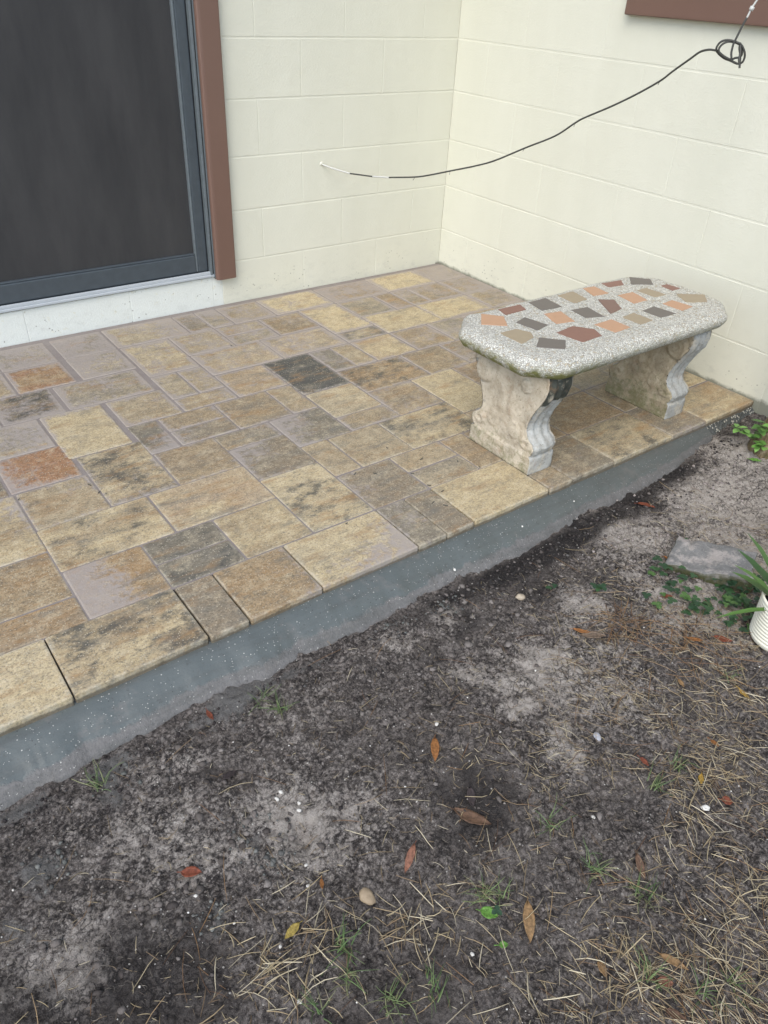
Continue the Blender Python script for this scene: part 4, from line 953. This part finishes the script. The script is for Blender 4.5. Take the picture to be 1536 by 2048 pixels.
stone(-2.19, -2.432, .0125, (.30, .23, .15), 'pitted tan stone lying alone on the bare soil', 'stone', .6, 'stone')
stone(-1.419, -2.032, .010, (.38, .32, .24), 'round beige snail shell on dark soil near the kerb', 'shell', .8, 'snail_shell')
stone(-1.555, -2.671, .007, (.78, .77, .72), 'broken white shell beside a round red-brown leaf', 'shell', .4, 'shell')
stone(-1.596, -2.437, .0085, (.34, .345, .37), 'flat bluish white pebble pressed into pale sand', 'pebble', .35)
for (x, y) in [(-2.209, -2.174), (-2.199, -2.224), (-2.244, -2.321), (-2.37, -2.505), (-2.354, -2.42), (-2.262, -2.355), (-2.427, -2.262), (-1.866, -2.228), (-1.758, -2.561), (-2.107, -2.608), (-2.222, -2.182), (-2.19, -2.21)]:
    stone(x, y, rr.uniform(.0026, .0042), (.54, .52, .47), 'small white shell pebble lying loose on the soil', 'pebble', .6, 'pebble', 'small white pebbles on the soil')
for (u, y) in [(-1.26, -1.842), (-1.245, -1.838), (-1.235, -1.846), (-1.015, -1.842), (-1.02, -1.835), (-1.51, -1.875), (-2.05, -1.835), (-2.10, -1.84)]:
    stone(u, y, rr.uniform(.0022, .0036), (.7, .68, .62), 'white grain of gravel stuck on the mortar kerb', 'pebble', .6, 'pebble', 'white gravel grains on the kerb'); bpy.context.scene.collection.objects[-1].location.z = -.028-(FY-y)*.42

# ---- fallen leaves, each its own
def leaf(x0, y0, x1, y1, wfac, c, label, curl=.3, cat='leaf'):
    L = math.hypot(x1-x0, y1-y0); an = math.atan2(y1-y0, x1-x0); w = L*wfac; V = []; F = []; n = 8; m = 6; ph = rr.uniform(0, 6)
    for i in range(n+1):
        t = i/n; hw = w*.5*(math.sin(PI*min(1, max(.02, t))**.85))**.8
        for k in range(m+1):
            s = k/m*2-1
            z = .004+curl*w*.35*s*s+.006*L/.06*math.sin(t*4+ph)*.4+.0012*math.sin(t*17+s*5+ph)
            V.append(((t-.5)*L, s*hw*(1+.05*math.sin(t*21+ph)), z))
    for i in range(n):
        for k in range(m): a = i*(m+1)+k; F.append((a, a+1, a+m+2, a+m+1))
    o = mesh_obj('fallen_leaf' if cat == 'leaf' else cat, V, F, LM[c], None, True)
    sol = o.modifiers.new('thickness', 'SOLIDIFY'); sol.thickness = .0006
    x, y = (x0+x1)/2, (y0+y1)/2; o.location = (x, y, max(gz(x, y), (gz(x0, y0)+gz(x1, y1))/2)+.001); o.rotation_euler = (rr.uniform(-.12, .12), math.atan2(gz(x0, y0)-gz(x1, y1), L), an)
    V2, F2 = tube([Vector((-.5*L*1.0, 0, .005)), Vector((-.5*L-.008, .001, .003))], .0007, 5); st = mesh_obj('stalk', V2, F2, LM[c], o)
    tag(o, label, cat)
LM = {k: mat_leaf('leaf_'+k, c) for k, c in dict(orange=(.30, .13, .042), tan=(.27, .165, .075), yellow=(.36, .27, .07), red=(.20, .058, .030), brown=(.13, .075, .045), dull=(.16, .115, .08), dark=(.05, .038, .036), gold=(.42, .26, .05), green=(.13, .28, .05), pink=(.26, .12, .075)).items()}
for a in [(-1.891, -2.252, -1.929, -2.298, .30, 'orange', 'bright rust orange pointed leaf alone on dark soil'), (-1.973, -2.6, -2.016, -2.651, .30, 'tan', 'long tan orange spotted leaf crossed by straw'),
 (-2.31, -2.404, -2.344, -2.415, .40, 'yellow', 'small pale yellow leaf caught in brown straw'), (-.828, -1.937, -.803, -1.984, .35, 'red', 'red-brown leaf lying in the damp soil below the bench'),
 (-.951, -2.2, -.958, -2.288, .34, 'pink', 'large reddish brown leaf against the mossy block'), (-.973, -2.142, -.962, -2.195, .3, 'orange', 'orange-brown curled leaf at the end of the mossy block'),
 (-1.118, -2.248, -1.098, -2.261, .6, 'red', 'tiny red leaf on pale sand among clover'), (-1.401, -2.217, -1.353, -2.255, .38, 'dull', 'pale brown oval leaf under the pine needle heap'),
 (-1.407, -2.196, -1.378, -2.226, .3, 'orange', 'narrow rust leaf at the tip of the pine needle heap'), (-1.568, -2.524, -1.568, -2.547, .5, 'red', 'small red leaf beside a green grass sprig'),
 (-1.498, -2.622, -1.522, -2.636, .4, 'gold', 'golden yellow leaf under a clump of straw'), (-1.519, -2.679, -1.502, -2.695, .8, 'red', 'round red-brown leaf next to the white shell'),
 (-1.406, -2.582, -1.407, -2.602, .5, 'orange', 'short orange-brown leaf above the yellow leaf'), (-1.751, -2.654, -1.772, -2.693, .34, 'brown', 'dull brown leaf standing in clipped straw'),
 (-1.858, -2.787, -1.841, -2.83, .3, 'tan', 'faded tan leaf in the thick dead grass'), (-1.894, -2.809, -1.875, -2.828, .6, 'pink', 'rounded reddish leaf half under dead grass'),
 (-1.919, -2.844, -1.905, -2.875, .45, 'brown', 'broad dark brown leaf in the thick dead grass'), (-1.947, -2.735, -1.956, -2.76, .5, 'tan', 'curled tan leaf beside a green grass blade'),
 (-2.068, -2.408, -2.114, -2.439, .26, 'pink', 'slender dull red leaf with a straw tuft at its tip'), (-1.907, -2.378, -1.931, -2.413, .4, 'dark', 'blackened leaf in the damp hollow'),
 (-1.963, -2.396, -1.927, -2.46, .38, 'brown', 'large dark curled leaf in the damp hollow'), (-2.239, -2.363, -2.249, -2.382, .35, 'orange', 'small upright rust leaf near the tan stone'),
 (-2.289, -2.087, -2.255, -2.081, .45, 'dark', 'dark purple leaf pressed in mud by the kerb'), (-2.43, -2.211, -2.401, -2.235, .55, 'red', 'broken brick red leaf beside mortar droppings'),
 (-2.241, -1.924, -2.241, -1.955, .35, 'red', 'red leaf tip at the foot of the mortar kerb'), (-1.229, -2.535, -1.236, -2.567, .35, 'gold', 'yellow-brown leaf in dry grass beyond the pot'),
 (-1.186, -2.37, -1.168, -2.4, .4, 'orange', 'orange-brown leaf between pine needles and pot'), (-1.125, -2.404, -1.095, -2.439, .4, 'red', 'crumpled rusty leaf in front of the cream pot'),
 (-1.318, -2.437, -1.323, -2.459, .5, 'tan', 'small tan leaf on grey soil below the needles'), (-2.049, -2.565, -2.033, -2.591, .7, 'green', 'bright green round leaf on the straw strewn soil'),
 (-2.063, -2.624, -2.05, -2.632, .8, 'green', 'little green leaf near the long tan leaf')]:
    leaf(*a)
leaf(-.325, -1.995, -.30, -2.025, .45, 'green', 'green fallen leaf at the foot of the stump')
# a few specks of litter on the pavers
LT = [(-1.376, -1.52), (-1.374, -1.596), (-1.36, -1.64), (-1.18, -1.60), (-1.215, -1.54), (-1.47, -1.46), (-1.52, -1.43), (-1.42, -1.67), (-1.40, -.42), (-1.40, -1.70), (-2.18, -1.08), (-2.17, -1.13), (-1.30, -1.47), (-1.68, -1.62), (-2.36, -1.05), (-1.35, -1.36)]
V = []; F = []
for x, y in LT:
    a = rr.uniform(0, 3); l = rr.uniform(.006, .014); d = Vector((math.cos(a), math.sin(a), 0)); q = Vector((x, y, .0025)); v_, f_ = tube([q-d*l*.5, q, q+d*l*.5+Vector((0, 0, .001))], .0013, 5); b = len(V); V += v_; F += [tuple(k+b for k in f) for f in f_]
o = mesh_obj('twig_litter', V, F, M['cable']); tag(o, 'dark bits of twig scattered on the patio pavers', 'litter', None, 'stuff')
